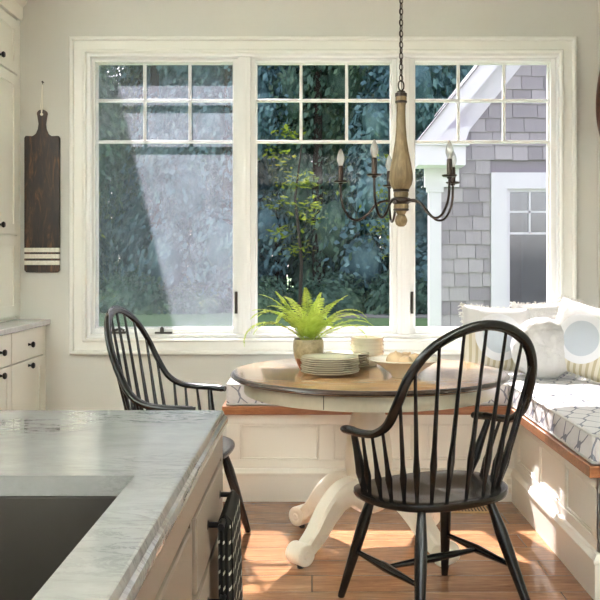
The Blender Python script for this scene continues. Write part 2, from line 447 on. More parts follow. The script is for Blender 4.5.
# jamb liner + mullions (structure)
m = MB()
frame_ring(m, OX0, OX1, OZ0, OZ1, .02, WY-.004, WY+.17)
struct(m.build('trim_2', M['sash'], bevel=.002))
m = MB()
for xa, xb in ((-.437, -.363), (.503, .577)):
    m.box(xa, xb, WY+.012, WY+.168, OZ0+.02, OZ1-.02)
    m.box((xa+xb)/2-.012, (xa+xb)/2+.012, WY+.002, WY+.012, OZ0+.02, OZ1-.02)
struct(m.build('trim_3', M['sash'], bevel=.002))
GZ0, GZ1 = .86, 2.447
def window(idx, x0, x1, g0, g1, vm, label, screen, latch_side):
    root = empty('window_%d' % idx, ((g0+g1)/2, WY+.1, OZ0)); root['kind'] = 'structure'
    L = (-(g0+g1)/2, -(WY+.1), -OZ0)
    m = MB()
    zt, zb = OZ1-.02, OZ0+.02
    m.box(x0, g0, WY+.045, WY+.135, zb, zt); m.box(g1, x1, WY+.045, WY+.135, zb, zt)
    m.box(g0, g1, WY+.045, WY+.135, GZ1, zt); m.box(g0, g1, WY+.045, WY+.135, zb, GZ0)
    # glazing bead
    frame_ring(m, g0-.001, g1+.001, GZ0-.001, GZ1+.001, .008, WY+.082, WY+.12)
    m.build('sash_frame', M['sash'], root, L, bevel=.003)
    MB().box(g0-.005, g1+.005, WY+.099, WY+.103, GZ0-.005, GZ1+.005).build('glass_pane', M['glass'], root, L, smooth=False)
    m = MB()
    for x in vm: m.box(x-.009, x+.009, WY+.088, WY+.114, 1.976, GZ1)
    for z in (1.976, 2.223): m.box(g0, g1, WY+.0875, WY+.1145, z-.009, z+.009)
    m.build('muntin', M['sash'], root, L, bevel=.003)
    if screen:
        MB().box(g0-.002, g1+.002, WY+.0535, WY+.0545, GZ0-.002, GZ1+.002).build('insect_screen', M['screen'], root, L, smooth=False)
    if latch_side:
        x = g1+.018 if latch_side > 0 else g0-.018
        l = MB().box(x-.008, x+.008, WY+.035, WY+.045, .95, 1.08)
        l.tube([(x, WY+.03, .96), (x, WY+.022, 1.0), (x, WY+.024, 1.075)], [.006, .006, .005], 8)
        l.build('latch_lever', M['steel'], root, L)
    if screen:
        xc = (g0+g1)/2 - (.01 if idx == 1 else 0)
        l = MB().box(xc-.04, xc+.06, WY+.018, WY+.045, .832, .842)
        l.lathe([(.012, 0), (.012, .02), (.006, .03)], 12, (xc, WY+.032, .842))
        l.build('crank_base', M['steel'], root, L)
    return root
window(1, -.437-.868, -.437, -1.289, -.468, (-1.003, -.732), '', True, 1)
window(2, -.363, .503, -.335, .474, (-.066, .208), '', False, 0)
window(3, .577, 1.445, .611, 1.418, (.877, 1.150), '', False, -1)
# folded crank handle on sill
m = MB(); m.box(-1.19, -1.10, WY+.012, WY+.034, .832, .846); m.tube([(-1.18, WY+.02, .85), (-1.13, WY+.012, .862), (-1.105, WY+.012, .852)], .008, 8)
tag(m.build('window_crank', M['steel'], bevel=.002), 'small dark folded window crank on the sill behind the left chair', 'window crank')

# ------------------------------------------------------------------ left cabinets
BX = -1.565
def shaker(m, x, y0, y1, z0, z1, st=.055, t=.02, rec=.008):   # door lying in plane x (front facing +x)
    m.box(x, x+t-rec, y0, y1, z0, z1)
    m.box(x+t-rec, x+t, y0, y0+st, z0, z1); m.box(x+t-rec, x+t, y1-st, y1, z0, z1)
    m.box(x+t-rec, x+t, y0+st, y1-st, z0, z0+st); m.box(x+t-rec, x+t, y0+st, y1-st, z1-st, z1)
RX = Matrix.Rotation(PI/2, 3, 'Y')
def knob(parent, x, y, z, L):
    m = MB(); m.lathe([(.009, 0), (.006, .006), (.006, .014), (.015, .020), (.0175, .027), (.013, .034), (0, .036)], 20, (x, y, z), RX)
    return m.build('knob', M['knob'], parent, L)
def base_unit(y0, y1, label, plain=False):
    root = empty('base_cabinet', (BX-.3, (y0+y1)/2, 0)); L = (-(BX-.3), -(y0+y1)/2, 0)
    tag(root, label, 'cabinet', 'cream base cabinets along the left wall')
    m = MB(); m.box(XL+.005, BX-.02, y0, y1, .10, .888); m.box(XL+.005, BX-.09, y0, y1, 0.0, .1)
    m.build('body', M['cab'], root, L, smooth=False)
    yc = (y0+y1)/2
    m = MB(); m.box(BX-.02, BX, y0+.004, y1-.004, .722, .882)
    d = m.build('drawer', M['cab'], root, L, bevel=.002); knob(d, BX, yc, .80, (0, 0, 0))
    m = MB(); shaker(m, BX-.02, y0+.004, y1-.004, .12, .714)
    d = m.build('door', M['cab'], root, L, bevel=.0015); knob(d, BX, yc, .684, (0, 0, 0))
base_unit(4.43, 4.955, 'cream base cabinet with one drawer over a door, nearest the window wall')
base_unit(4.09, 4.427, 'narrow cream base cabinet at the left frame edge, second from the window wall')
base_unit(3.4, 4.087, 'cream base cabinet farther along the left wall, outside the picture edge')
m = MB(); m.box(XL+.005, BX-.002, 4.957, WY-.001, 0, .888); struct(m.build('trim_4', M['cab']))
m = MB(); m.box(XL+.005, BX+.03, 3.3, WY-.002, .889, .92)
tag(m.build('cabinet_countertop', M['marble2'], bevel=.004), 'pale stone countertop along the left wall cabinets', 'countertop')
UX = -1.712
def tall_unit(y0, y1, label):
    root = empty('hutch_cabinet', (UX-.2, (y0+y1)/2, .921)); L = (-(UX-.2), -(y0+y1)/2, -.921)
    tag(root, label, 'cabinet', 'cream hutch cabinets above the left counter')
    m = MB(); m.box(XL+.005, UX-.02, y0, y1, .921, 2.67); m.build('body', M['cab'], root, L, smooth=False)
    for (z0, z1, kz) in ((.945, 1.405, 1.36), (1.415, 2.335, 1.46), (2.347, 2.655, 2.39)):
        m = MB(); shaker(m, UX-.02, y0+.004, y1-.004, z0, z1, .06)
        d = m.build('door', M['cab'], root, L, bevel=.0015)
        if kz != 1.36: knob(d, UX, y0+.045, kz, (0, 0, 0))
tall_unit(4.6, 4.95, 'cream shaker hutch cabinet standing on the left counter beside the window wall')
tall_unit(4.0, 4.597, 'cream shaker hutch cabinet on the counter, outside the left picture edge')
struct(MB().box(XL+.005, UX-.004, 4.952, WY-.001, .921, 2.67).build('trim_5', M['cab']))
m = MB(); m.prism([(XL+.001, 2.672), (UX+.004, 2.672), (UX+.012, 2.69), (UX+.012, 2.75), (UX+.03, 2.77), (UX+.06, 2.84), (UX+.08, 2.86), (UX+.08, CZ-.001), (XL+.001, CZ-.001)], 'y', 3.9, WY-.001)
struct(m.build('trim_6', M['cab'], ang=25))

# ------------------------------------------------------------------ cutting board on wall
root = empty('cutting_board', (-1.582, WY-.014, 1.195))
tag(root, 'dark burnt wood paddle cutting board with three white stripes hanging on wall', 'cutting board')
w = .103; H = .80
pts = [(-w, .012), (-w+.012, 0), (w-.012, 0), (w, .012), (w, H-.012), (w-.008, H)]
pts += [(.055, H-.002), (.036, H+.012), (.024, H+.04), (.020, H+.07), (.026, H+.11), (.030, H+.13)]
for k in range(1, 8): a = PI*k/8; pts.append((.030*math.cos(a), H+.13+.024*math.sin(a)))
pts += [(-.030, H+.13), (-.026, H+.11), (-.020, H+.07), (-.024, H+.04), (-.036, H+.012), (-.055, H-.002), (-w+.008, H), (-w, H-.012)]
MB().prism(pts, 'y', -.011, .011).build('board', M['boardstripe'], root, bevel=.003)
m = MB(); m.tube([(.0, -.013, H+.125), (-.004, -.014, H+.17), (.004, -.012, H+.30)], .0022, 6); m.tube([(.0, -.013, H+.125), (.006, -.014, H+.17), (.004, -.012, H+.30)], .0022, 6)
m.build('hanging_cord', M['plastic'], root)
MB().lathe([(.0085, 0), (.0085, .003), (0, .004)], 16, (0, -.0112, H+.125), Matrix.Rotation(PI/2, 3, 'X')).build('hanging_hole', M['plastic'], root)
m = MB(); m.lathe([(.003, 0), (.003, .02), (.006, .021), (.006, .024), (0, .025)], 12, (-1.578, WY-.001, 2.31), Matrix.Rotation(PI/2, 3, 'X'))
m.tube([(-1.578, WY-.02, 2.31), (-1.578, WY-.021, 2.296), (-1.578, WY-.026, 2.292)], .002, 6)
tag(m.build('wall_hook', M['steel']), 'tiny metal nail hook on the wall above the cutting board', 'hook')

# ------------------------------------------------------------------ round mirror on right wall
root = empty('round_mirror', (XR-.0, 4.63, 2.165)); tag(root, 'round dark wood framed mirror at the right picture edge on the side wall', 'mirror')
RN = Matrix.Rotation(-PI/2, 3, 'Y')
MB().lathe([(.25, .0), (.25, .018), (.268, .03), (.30, .034), (.32, .024), (.325, .002)], 64, (0, 0, 0), RN).build('frame', M['mirrorwood'], root)
MB().lathe([(.262, .003), (.262, .012), (0, .012)], 48, (0, 0, 0), RN).build('mirror_glass', M['mirrorglass'], root)

# ------------------------------------------------------------------ corner bench
FY = 4.47; FX = 1.065; BL = -.45; NY = 3.16
root = empty('corner_bench', (.6, 4.73, 0)); L = (-.6, -4.73, 0)
tag(root, 'cream panelled L-shaped corner bench with a wooden seat board under the windows', 'bench')
m = MB()
m.box(BL, FX, FY+.012, WY-.03, 0, .454); m.box(FX+.012, XR-.002, NY+.02, WY-.03, 0, .454)
# back bench stiles and rails (raised 12 mm)
def face_back(x0, x1, z0, z1): m.box(x0, x1, FY, FY+.014, z0, z1)
face_back(BL, FX+.01, .40, .454); face_back(BL, FX+.01, .17, .215)
PB = [(-.38, .035), (.115, .53), (.61, .99)]
xs = [BL] + [c for p in PB for c in p] + [FX+.01]
for i in range(0, len(xs), 2): face_back(xs[i], xs[i+1], .215, .40)
# right bench
def face_right(y0, y1, z0, z1): m.box(FX, FX+.014, y0, y1, z0, z1)
face_right(NY, FY+.01, .40, .454); face_right(NY, FY+.01, .17, .215)
PR = [(3.24, 3.58), (3.66, 3.99), (4.07, 4.40)]
ys = [NY] + [c for p in PR for c in p] + [FY+.01]
for i in range(0, len(ys), 2): face_right(ys[i], ys[i+1], .215, .40)
# near end
m.box(FX, XR-.002, NY, NY+.02, .40, .454); m.box(FX, XR-.002, NY, NY+.02, .17, .215)
m.box(FX, FX+.07, NY, NY+.02, .215, .40); m.box(XR-.08, XR-.002, NY, NY+.02, .215, .40)
m.build('bench_base', M['bench'], root, L, bevel=.0025)
# inner panel beads
for (a, b) in PB:
    q = MB(); frame_ring(q, a+.001, b-.001, .216, .399, .010, FY+.003, FY+.013); q.build('panel_bead', M['bench'], root, L, bevel=.003)
for (a, b) in PR:
    q = MB()
    q.box(FX+.003, FX+.013, a, a+.01, .216, .399); q.box(FX+.003, FX+.013, b-.01, b, .216, .399)
    q.box(FX+.003, FX+.013, a, b, .389, .399); q.box(FX+.003, FX+.013, a, b, .216, .226); q.build('panel_bead', M['bench'], root, L, bevel=.003)
# skirting with a moulded cap, mitred in the corner
m = MB()
prof = [(0, 0), (-.02, 0), (-.02, .135), (-.026, .138), (-.026, .150), (-.018, .158), (-.012, .168), (0, .172)]
def sweep(path, prof, m):        # path of (x,y,nx,ny) where offset applies along -n
    vs = []; fs = []; n = len(prof)
    for (x, y, nx, ny) in path:
        for o, z in prof: vs.append((x+nx*(-o), y+ny*(-o), z))
    for i in range(len(path)-1):
        for j in range(n):
            k = (j+1) % n; fs.append((i*n+j, (i+1)*n+j, (i+1)*n+k, i*n+k))
    fs.append(tuple(range(n))); fs.append(tuple((len(path)-1)*n+j for j in range(n-1, -1, -1)))
    m.add(vs, fs)
sweep([(BL, WY-.03, -1, 0), (BL, FY, -1, -1), (FX, FY, -1, -1), (FX, NY, -1, -1), (XR-.003, NY, 0, -1)], prof, m)
m.build('skirting', M['bench'], root, L, ang=25)
m = MB()
m.prism([(BL-.022, FY-.02), (FX-.04, FY-.02), (FX-.04, NY-.02), (XR-.003, NY-.02), (XR-.003, WY-.003), (BL-.022, WY-.003)], 'z', .4545, .50)
m.build('seat_board', M['benchwood'], root, L, bevel=.004)
# baseboard above bench is hidden; outlet & vent
root = empty('electrical_outlet', (1.03, FY-.001, .085)); tag(root, 'small white electrical outlet on the bench baseboard in the corner', 'outlet')
MB().box(-.024, .024, -.027, -.0205, -.045, .045).build('cover_plate', M['plastic'], root, bevel=.003)
for z in (-.022, .022):
    MB().box(-.012, .012, -.0285, -.027, z-.013, z+.013).build('socket', M['ceramic'], root, bevel=.001)
m = MB(); m.box(.60, .93, 4.25, 4.37, .0, .004)
root = m.build('floor_vent', M['brass'], bevel=.001); tag(root, 'flat wood toned floor vent grille in front of the bench', 'floor vent')
m = MB()
for i in range(18): m.box(.617+i*.017, .624+i*.017, 4.268, 4.352, .004, .0046)
m.build('slot', M['dark'], root, smooth=False)

# ------------------------------------------------------------------ bench cushions
def cushion(name, x0, x1, y0, y1, z0, z1, label, seed, th=.02):
    nx = max(8, int((x1-x0)/.05)); ny = max(8, int((y1-y0)/.05)); cx, cy, cz = (x0+x1)/2, (y0+y1)/2, (z0+z1)/2
    def P(u, v, w):
        x = (u-.5)*(x1-x0); y = (v-.5)*(y1-y0); z = (w-.5)*(z1-z0)
        e = min(u*(x1-x0), (1-u)*(x1-x0), v*(y1-y0), (1-v)*(y1-y0))
        pf = (1-math.exp(-e/.06))
        if w > .5: z += th*pf*.6 + .006*mnoise.noise(Vector((x*7+seed, y*7, 0)))*pf
        return (x, y, z)
    import itertools
    vs = []; fs = []; idx = {}
    def vid(i, j, k):
        if (i, j, k) not in idx: idx[(i, j, k)] = len(vs); vs.append(P(i/nx, j/ny, k/4))
        return idx[(i, j, k)]
    for i in range(nx):
        for j in range(ny):
            fs.append((vid(i, j, 4), vid(i+1, j, 4), vid(i+1, j+1, 4), vid(i, j+1, 4)))
            fs.append((vid(i, j, 0), vid(i, j+1, 0), vid(i+1, j+1, 0), vid(i+1, j, 0)))
    for k in range(4):
        for i in range(nx):
            fs.append((vid(i, 0, k), vid(i+1, 0, k), vid(i+1, 0, k+1), vid(i, 0, k+1)))
            fs.append((vid(i+1, ny, k), vid(i, ny, k), vid(i, ny, k+1), vid(i+1, ny, k+1)))
        for j in range(ny):
            fs.append((vid(0, j+1, k), vid(0, j, k), vid(0, j, k+1), vid(0, j+1, k+1)))
            fs.append((vid(nx, j, k), vid(nx, j+1, k), vid(nx, j+1, k+1), vid(nx, j, k+1)))
    m = MB(); m.add(vs, fs)
    root = empty(name, (cx, cy, z0)); tag(root, label, 'cushion', 'patterned bench seat cushions')
    m.build('cushion_body', M['cushion'], root, (0, 0, cz-z0), bevel=.012, ang=80)
    p = MB()
    hx, hy = (x1-x0)/2-.002, (y1-y0)/2-.002
    for z in (z1-z0-.006, .008):
        p.tube([(-hx, -hy, z), (hx, -hy, z), (hx, hy, z), (-hx, hy, z), (-hx, -hy, z)], .006, 8)
    p.build('piping', M['whitefab'], root)
    return root
cushion('bench_cushion', -.45, 1.035, 4.462, 4.96, .501, .615, 'long trellis patterned cushion on the back bench behind the round table', 3)
cushion('bench_cushion', 1.04, XR-.006, 3.15, 4.985, .501, .615, 'trellis patterned cushion on the right side bench under the pillows', 9)

# ------------------------------------------------------------------ pillows
def pillow_mesh(w, h, t, n=26, seed=0, wr=.006):
    vs = []; fs = []
    for side in (1, -1):
        for i in range(n+1):
            for j in range(n+1):
                u, v = i/n*2-1, j/n*2-1
                e = max(0, (1-abs(u)**2.6))*max(0, (1-abs(v)**2.6))
                pin = 1-.07*(1-abs(v))*abs(u)**2 * 1.0
                x = u*w/2*(1-.07*(1-v*v)); z = v*h/2*(1-.07*(1-u*u))
                y = side*t/2*e**.5
                y += wr*mnoise.noise(Vector((x*14+seed, z*14, side*3)))*e
                vs.append((x, -y, z))
    N = (n+1)*(n+1)
    for s in (0, 1):
        for i in range(n):
            for j in range(n):
                a = s*N+i*(n+1)+j; q = (a, a+n+1, a+n+2, a+1)
                fs.append(q if s == 0 else q[::-1])
    m = MB(); m.add(vs, fs); return m
def fringe(w, h, seed, step=.009, ln=.016):
    rnd = random.Random(seed); m = MB()
    def strand(px, pz, nx, nz):
        l = ln*(.6+.7*rnd.random()); a = rnd.uniform(-1.0, 1.0)
        dx = nx*math.cos(a)-nz*math.sin(a); dz = nx*math.sin(a)+nz*math.cos(a)
        y = rnd.uniform(-.006, .006)
        m.tube([(px-nx*.012, y*.3, pz-nz*.012), (px+dx*l*.5, y, pz+dz*l*.5), (px+dx*l+rnd.uniform(-.01, .01), y*2, pz+dz*l-.006)], [.0032, .0028, .0018], 5)
    k = int(w/step)
    for i in range(k+1):
        u = i/k*2-1; b = 1-.07*(1-u*u)
        strand(u*w/2, h/2*b, 0, 1)
        strand(u*w/2, -h/2*b, 0, -1)
        strand(w/2*b, u*h/2, 1, 0)
        strand(-w/2*b, u*h/2, -1, 0)
    return m
def pillow(name, label, loc, rot, w, h, t, mt, seed, fr=True, grp=None):
    root = empty(name, loc); root.rotation_euler = rot; tag(root, label, 'pillow', grp)
    pillow_mesh(w, h, t, seed=seed).build('pillow_cover', mt, root, ang=180)
    if fr: tag(fringe(w, h, seed).build('fringe', M['fringe'], root), kind='stuff')
    return root
G = 'throw pillows in the bench corner'
pillow('throw_pillow', 'square fringed pillow with pale blue circle at the left end of the pillows', (1.04, 4.80, .822), (math.radians(-17), math.radians(4), math.radians(4)), .40, .38, .14, M['pillow'], 3, grp=G)
pillow('throw_pillow', 'white fringed pillow behind the round white pillow', (1.36, 4.865, .832), (math.radians(-10), math.radians(-3), math.radians(-4)), .40, .40, .12, M['whitefab'], 11, grp=G)
pillow('throw_pillow', 'square pillow with circle and beige stripes at the right picture edge', (1.46, 4.55, .835), (math.radians(-15), math.radians(14), math.radians(-38)), .40, .40, .14, M['pillow'], 21, grp=G)
# round pillow
root = empty('round_pillow', (1.252, 4.615, .785)); root.rotation_euler = (math.radians(-14), 0, math.radians(-3))
tag(root, 'round white crinkled pillow with a gathered centre between the square pillows', 'pillow', G)
vs = []; fs = []; NR, NS = 22, 56
R0, T0 = .170, .085
rows = []
for i in range(NR+1):
    a = -PI/2 + PI*i/NR
    row = []
    for k in range(NS):
        th = 2*PI*k/NS
        cr = abs(math.cos(a))**.62; r = R0*cr; y = -T0*math.copysign(abs(math.sin(a))**.8, math.sin(a))
        rr = r/R0
        y *= 1-.35*math.exp(-(rr/.16)**2)
        wv = 1+.012*math.sin(th*14+i)*rr
        p = Vector((r*wv*math.cos(th), y + .018*mnoise.noise(Vector((r*math.cos(th)*26, y*10, r*math.sin(th)*26)))*(1-rr*.5), r*wv*math.sin(th)))
        row.append(len(vs)); vs.append(p)
    rows.append(row)
for i in range(NR):
    for k in range(NS):
        k2 = (k+1) % NS; fs.append((rows[i][k], rows[i][k2], rows[i+1][k2], rows[i+1][k]))
MB().add(vs, fs).build('pillow_cover', M['whitefab'], root, ang=180)
MB().lathe([(0, -.004), (.012, -.002), (.014, .002), (0, .006)], 16, (0, -.060, 0), Matrix.Rotation(PI/2, 3, 'X')).build('button', M['whitefab'], root)

# ------------------------------------------------------------------ round pedestal table
TX, TY = .25, 3.75
root = empty('round_table', (TX, TY, 0)); tag(root, 'round pedestal dining table with wood top and cream scroll footed base', 'table')
R = .608
MB().lathe([(R-.014, .752), (R-.014, .7745), (R-.018, .7752), (0, .7752)], 96).build('table_top', M['tablewood'], root, ang=50)
MB().lathe([(R-.055, .753), (R-.012, .754), (R-.003, .757), (R, .763), (R-.004, .769), (R-.010, .7742), (R-.0145, .7745), (R-.0145, .75)], 96).build('table_rim', M['tablerim'], root, ang=50)
MB().lathe([(R-.085, .686), (R-.062, .686), (R-.060, .691), (R-.060, .754), (R-.085, .754)], 96).build('apron', M['apron'], root, ang=50)
for a in (-112, 160, 20):
    m = MB()
    a = math.radians(a); r = R-.059
    c, s_ = math.cos(a), math.sin(a); w_ = .0016
    m.add([(c*r-s_*-w_, s_*r+c*-w_, .69), (c*r-s_*w_, s_*r+c*w_, .69), (c*r-s_*w_, s_*r+c*w_, .752), (c*r-s_*-w_, s_*r+c*-w_, .752)], [(0, 1, 2, 3)])
    m.build('apron_seam', M['dark'], root, smooth=False)
MB().lathe([(0, .27), (.085, .27), (.092, .285), (.090, .300), (.096, .315), (.103, .35), (.105, .39), (.101, .45), (.088, .53), (.072, .59), (.064, .65), (.070, .67), (.15, .70), (.25, .715), (.25, .746), (0, .746)], 48).build('pedestal', M['antique'], root, ang=45)
MB().lathe([(0, .16), (.05, .16), (.075, .175), (.085, .19), (.085, .272), (0, .272)], 8, rot=Matrix.Rotation(PI/8, 3, 'Z')).build('hub', M['antique'], root)
def leg_mesh():
    m = MB()
    # centreline (r, z) with half heights; beveled rectangular section, half width hw
    ctrl = [(.05, .245, .07), (.11, .262, .058), (.18, .250, .050), (.25, .195, .045), (.31, .125, .038), (.355, .085, .033), (.395, .056, .030), (.415, .05, .026)]
    cl = crom([(a, 0, b) for a, b, c in ctrl], 5); hh = crom([(c, 0, 0) for a, b, c in ctrl], 5)
    n = len(cl); sec = [(-1, -.75), (-.75, -1), (.75, -1), (1, -.75), (1, .75), (.75, 1), (-.75, 1), (-1, .75)]
    vs = []; fs = []
    for i, p in enumerate(cl):
        d = (cl[min(i+1, n-1)]-cl[max(i-1, 0)]).normalized(); nn = Vector((-d.z, 0, d.x)); h = hh[i].x
        hw = .036 + .006*(1-i/n)
        for a, b in sec: vs.append(p + Vector((0, a*hw, 0)) + nn*b*h)
    for i in range(n-1):
        for k in range(8): fs.append((i*8+k, i*8+(k+1) % 8, (i+1)*8+(k+1) % 8, (i+1)*8+k))
    fs.append(tuple(range(8))); fs.append(tuple((n-1)*8+k for k in range(7, -1, -1)))
    m.add(vs, fs); return m
def scroll_mesh():
    m = MB(); ry = Matrix.Rotation(PI/2, 3, 'X')
    m.lathe([(0, -.046), (.012, -.047), (.016, -.043), (.022, -.043), (.026, -.046), (.036, -.046), (.043, -.042), (.045, -.036), (.045, .036), (.043, .042), (.036, .046), (.026, .046), (.022, .043), (.016, .043), (.012, .047), (0, .046)], 32, (.402, 0, .060), ry)
    return m
lm = leg_mesh(); sm_ = scroll_mesh(); lm0 = sm0 = pm0 = None
for k, a in enumerate((42, 138, 222, 318)):
    ro = (0, 0, math.radians(a))
    if lm0 is None:
        lg = lm.build('leg', M['antique'], root, rot=ro, ang=40); s2 = sm_.build('scroll', M['antique'], lg, ang=40)
        pd = MB().lathe([(0, 0), (.012, 0), (.014, .005), (.012, .02), (0, .02)], 16, (.40, 0, 0)).build('foot_pad', M['dark'], lg)
        lm0, sm0, pm0 = lg, s2, pd
    else:
        c = lm0.copy(); COL.objects.link(c); c.parent = root; c.rotation_euler = ro
        for q in (sm0, pm0): d = q.copy(); COL.objects.link(d); d.parent = c

# ------------------------------------------------------------------ tableware
TZ = .7756
def lathe_part(name, prof, mt, seg=48, parent=None, loc=(0, 0, 0)): return MB().lathe(prof, seg).build(name, mt, parent, loc, ang=50)
ORD = ['bottom', 'second from the bottom', 'third from the bottom', 'fourth from the bottom', 'fourth from the top', 'third from the top', 'second from the top', 'topmost']
pl = [(0, 0), (.06, 0), (.068, .004), (.10, .010), (.122, .016), (.124, .018), (.121, .019), (.10, .014), (.066, .009), (.058, .006), (0, .006)]
first = None
for i in range(8):
    loc = (.076+.003*math.sin(i*2), 3.60+.003*math.cos(i*3), TZ+i*.0088)
    if first is None: first = lathe_part('dinner_plate', pl, M['ceramic'], loc=loc); o = first
    else: o = first.copy(); COL.objects.link(o); o.location = loc
    tag(o, 'cream dinner plate, %s of the front plate stack beside the fern' % ORD[i], 'plate', 'stack of dinner plates')
ORD6 = ['bottom', 'second from the bottom', 'third from the bottom', 'third from the top', 'second from the top', 'topmost']
sp_ = [(r*.80, z) for r, z in pl]; first = None
for i in range(6):
    loc = (.160, 3.83, TZ+i*.0105)
    if first is None: first = lathe_part('salad_plate', sp_, M['ceramic2'], loc=loc); o = first
    else: o = first.copy(); COL.objects.link(o); o.location = loc
    tag(o, 'smaller cream plate, %s of the stack behind the dinner plates' % ORD6[i], 'plate', 'stack of smaller plates')
cb = [(0, 0), (.045, 0), (.05, .004), (.062, .02), (.072, .045), (.077, .062), (.079, .065), (.075, .065), (.068, .046), (.056, .02), (.04, .008), (0, .007)]
first = None; ORD5 = ['bottom', 'second from the bottom', 'middle', 'second from the top', 'topmost']
for i in range(5):
    loc = (.255, 3.935, TZ+i*.0165)
    if first is None: first = lathe_part('stacked_bowl', cb, M['ceramic'], loc=loc); o = first
    else: o = first.copy(); COL.objects.link(o); o.location = loc
    tag(o, 'small cream bowl, %s of the bowl stack beside the fern' % ORD5[i], 'bowl', 'stack of small bowls')
o = lathe_part('serving_bowl', [(0, 0), (.05, 0), (.055, .006), (.062, .018), (.10, .045), (.132, .066), (.15, .072), (.151, .075), (.146, .077), (.128, .071), (.096, .052), (.055, .024), (0, .016)], M['ceramic2'], 64, loc=(.386, 3.545, TZ))
tag(o, 'wide cream serving bowl of onions on the table behind the right chair', 'bowl')
on = [(0, -.033), (.012, -.032), (.023, -.026), (.032, -.013), (.0355, .0), (.033, .014), (.025, .026), (.014, .032), (.006, .036), (.003, .042), (0, .043)]
first = None
for (dx, dy, dz, r, rx, lb) in ((-.035, .0, .034, 1.15, .5, 'tallest onion at the left of the serving bowl'), (.0, -.035, .03, .9, 1.2, 'small onion lying at the front of the serving bowl'),
                        (.045, -.01, .034, 1.0, 1.3, 'pale onion at the right side of the serving bowl'), (.01, .045, .036, .95, .9, 'onion at the back of the serving bowl toward the window')):
    if first is None: first = lathe_part('onion', on, M['onion'], 24); o = first
    else: o = first.copy(); COL.objects.link(o)
    o.location = (.386+dx, 3.545+dy, TZ+dz+.026); o.scale = (r*1.1, r*1.1, r*1.1); o.rotation_euler = (rx*.5, .3, dx*30)
    tag(o, lb, 'onion', 'onions in the serving bowl')

# ------------------------------------------------------------------ potted fern
root = empty('potted_fern', (-.016, 3.82, TZ)); tag(root, 'lime green fern in a mottled stone pot on the table', 'potted fern')
MB().lathe([(.035, .022), (.050, .026), (.060, .04), (.067, .065), (.069, .10), (.068, .125), (.066, .132), (.062, .134), (.058, .128), (.058, .108), (0, .108)], 40).build('pot', M['pot'], root, ang=60)
for a in (100, 220, 340):
    a = math.radians(a)
    MB().lathe([(.004, 0), (.007, .004), (.019, .030), (.022, .048), (.010, .056), (0, .056)], 16, (.044*math.cos(a), .044*math.sin(a), 0)).build('pot_foot', M['terracotta'], root)
MB().lathe([(.0, .112), (.057, .112), (.057, .108), (0, .107)], 24).build('soil', M['soil'], root)
def frond(az, ln, lift, droop, seed):
    rnd = random.Random(seed); n = 24; pts = []
    el = lift; p = Vector((math.cos(az)*.012, math.sin(az)*.012, .11)); st = ln/n
    azv = az; curl = rnd.uniform(-.012, .012)
    for i in range(n+1):
        pts.append(p.copy()); azv += curl
        p = p + Vector((math.cos(azv)*math.cos(el), math.sin(azv)*math.cos(el), math.sin(el)))*st
        el -= droop*(.3+1.6*(i/n)**1.5)/n
    m = MB(); m.tube(pts, [.0016*(1-i/n*.7) for i in range(n+1)], 5)
    for i in range(3, n):
        t = i/n; L_ = .044*math.sin(min(1, t*1.35+.15)*PI*.5)*(1-max(0, t-.35)/.65)**.75+.003
        d = (pts[min(i+1, n)]-pts[i-1]).normalized(); side = d.cross(Vector((0, 0, 1)))
        if side.length < .1: side = Vector((-math.sin(az), math.cos(az), 0))
        side.normalize(); up = side.cross(d).normalized()
        for s in (-1, 1):
            for hlf in (0, .5):
                b = pts[i].lerp(pts[min(i+1, n)], hlf); w = st*.23
                ax = (side*s*.92 + d*.38 + up*rnd.uniform(-.12, .18)).normalized()
                tip = b+ax*L_*rnd.uniform(.9, 1.05) - up*L_*.12
                mid = b+ax*L_*.5+up*.0015
                m.add([b-d*w*.6, mid-d*w, tip, mid+d*w, b+d*w*.6], [(0, 1, 2, 3, 4)])
    return m
rnd = random.Random(5)
specs = []
for k in range(13):
    specs.append((2*PI*k/13+rnd.uniform(-.2, .2), rnd.uniform(.28, .36), rnd.uniform(.85, 1.2), rnd.uniform(1.5, 2.5)))
for k in range(7):
    specs.append((2*PI*k/7+rnd.uniform(-.3, .3), rnd.uniform(.24, .33), rnd.uniform(1.1, 1.4), rnd.uniform(.5, 1.4)))
specs += [(PI*1.04, .38, .85, 3.1), (PI*1.1, .31, 1.0, 1.5), (0.0, .30, .62, 1.3), (.06, .33, .75, 1.7), (-.25, .30, .8, 2.3)]
for i, (a, l, e, d) in enumerate(specs):
    frond(a, l, e, d, i).build('frond', M['fern'], root, smooth=False)

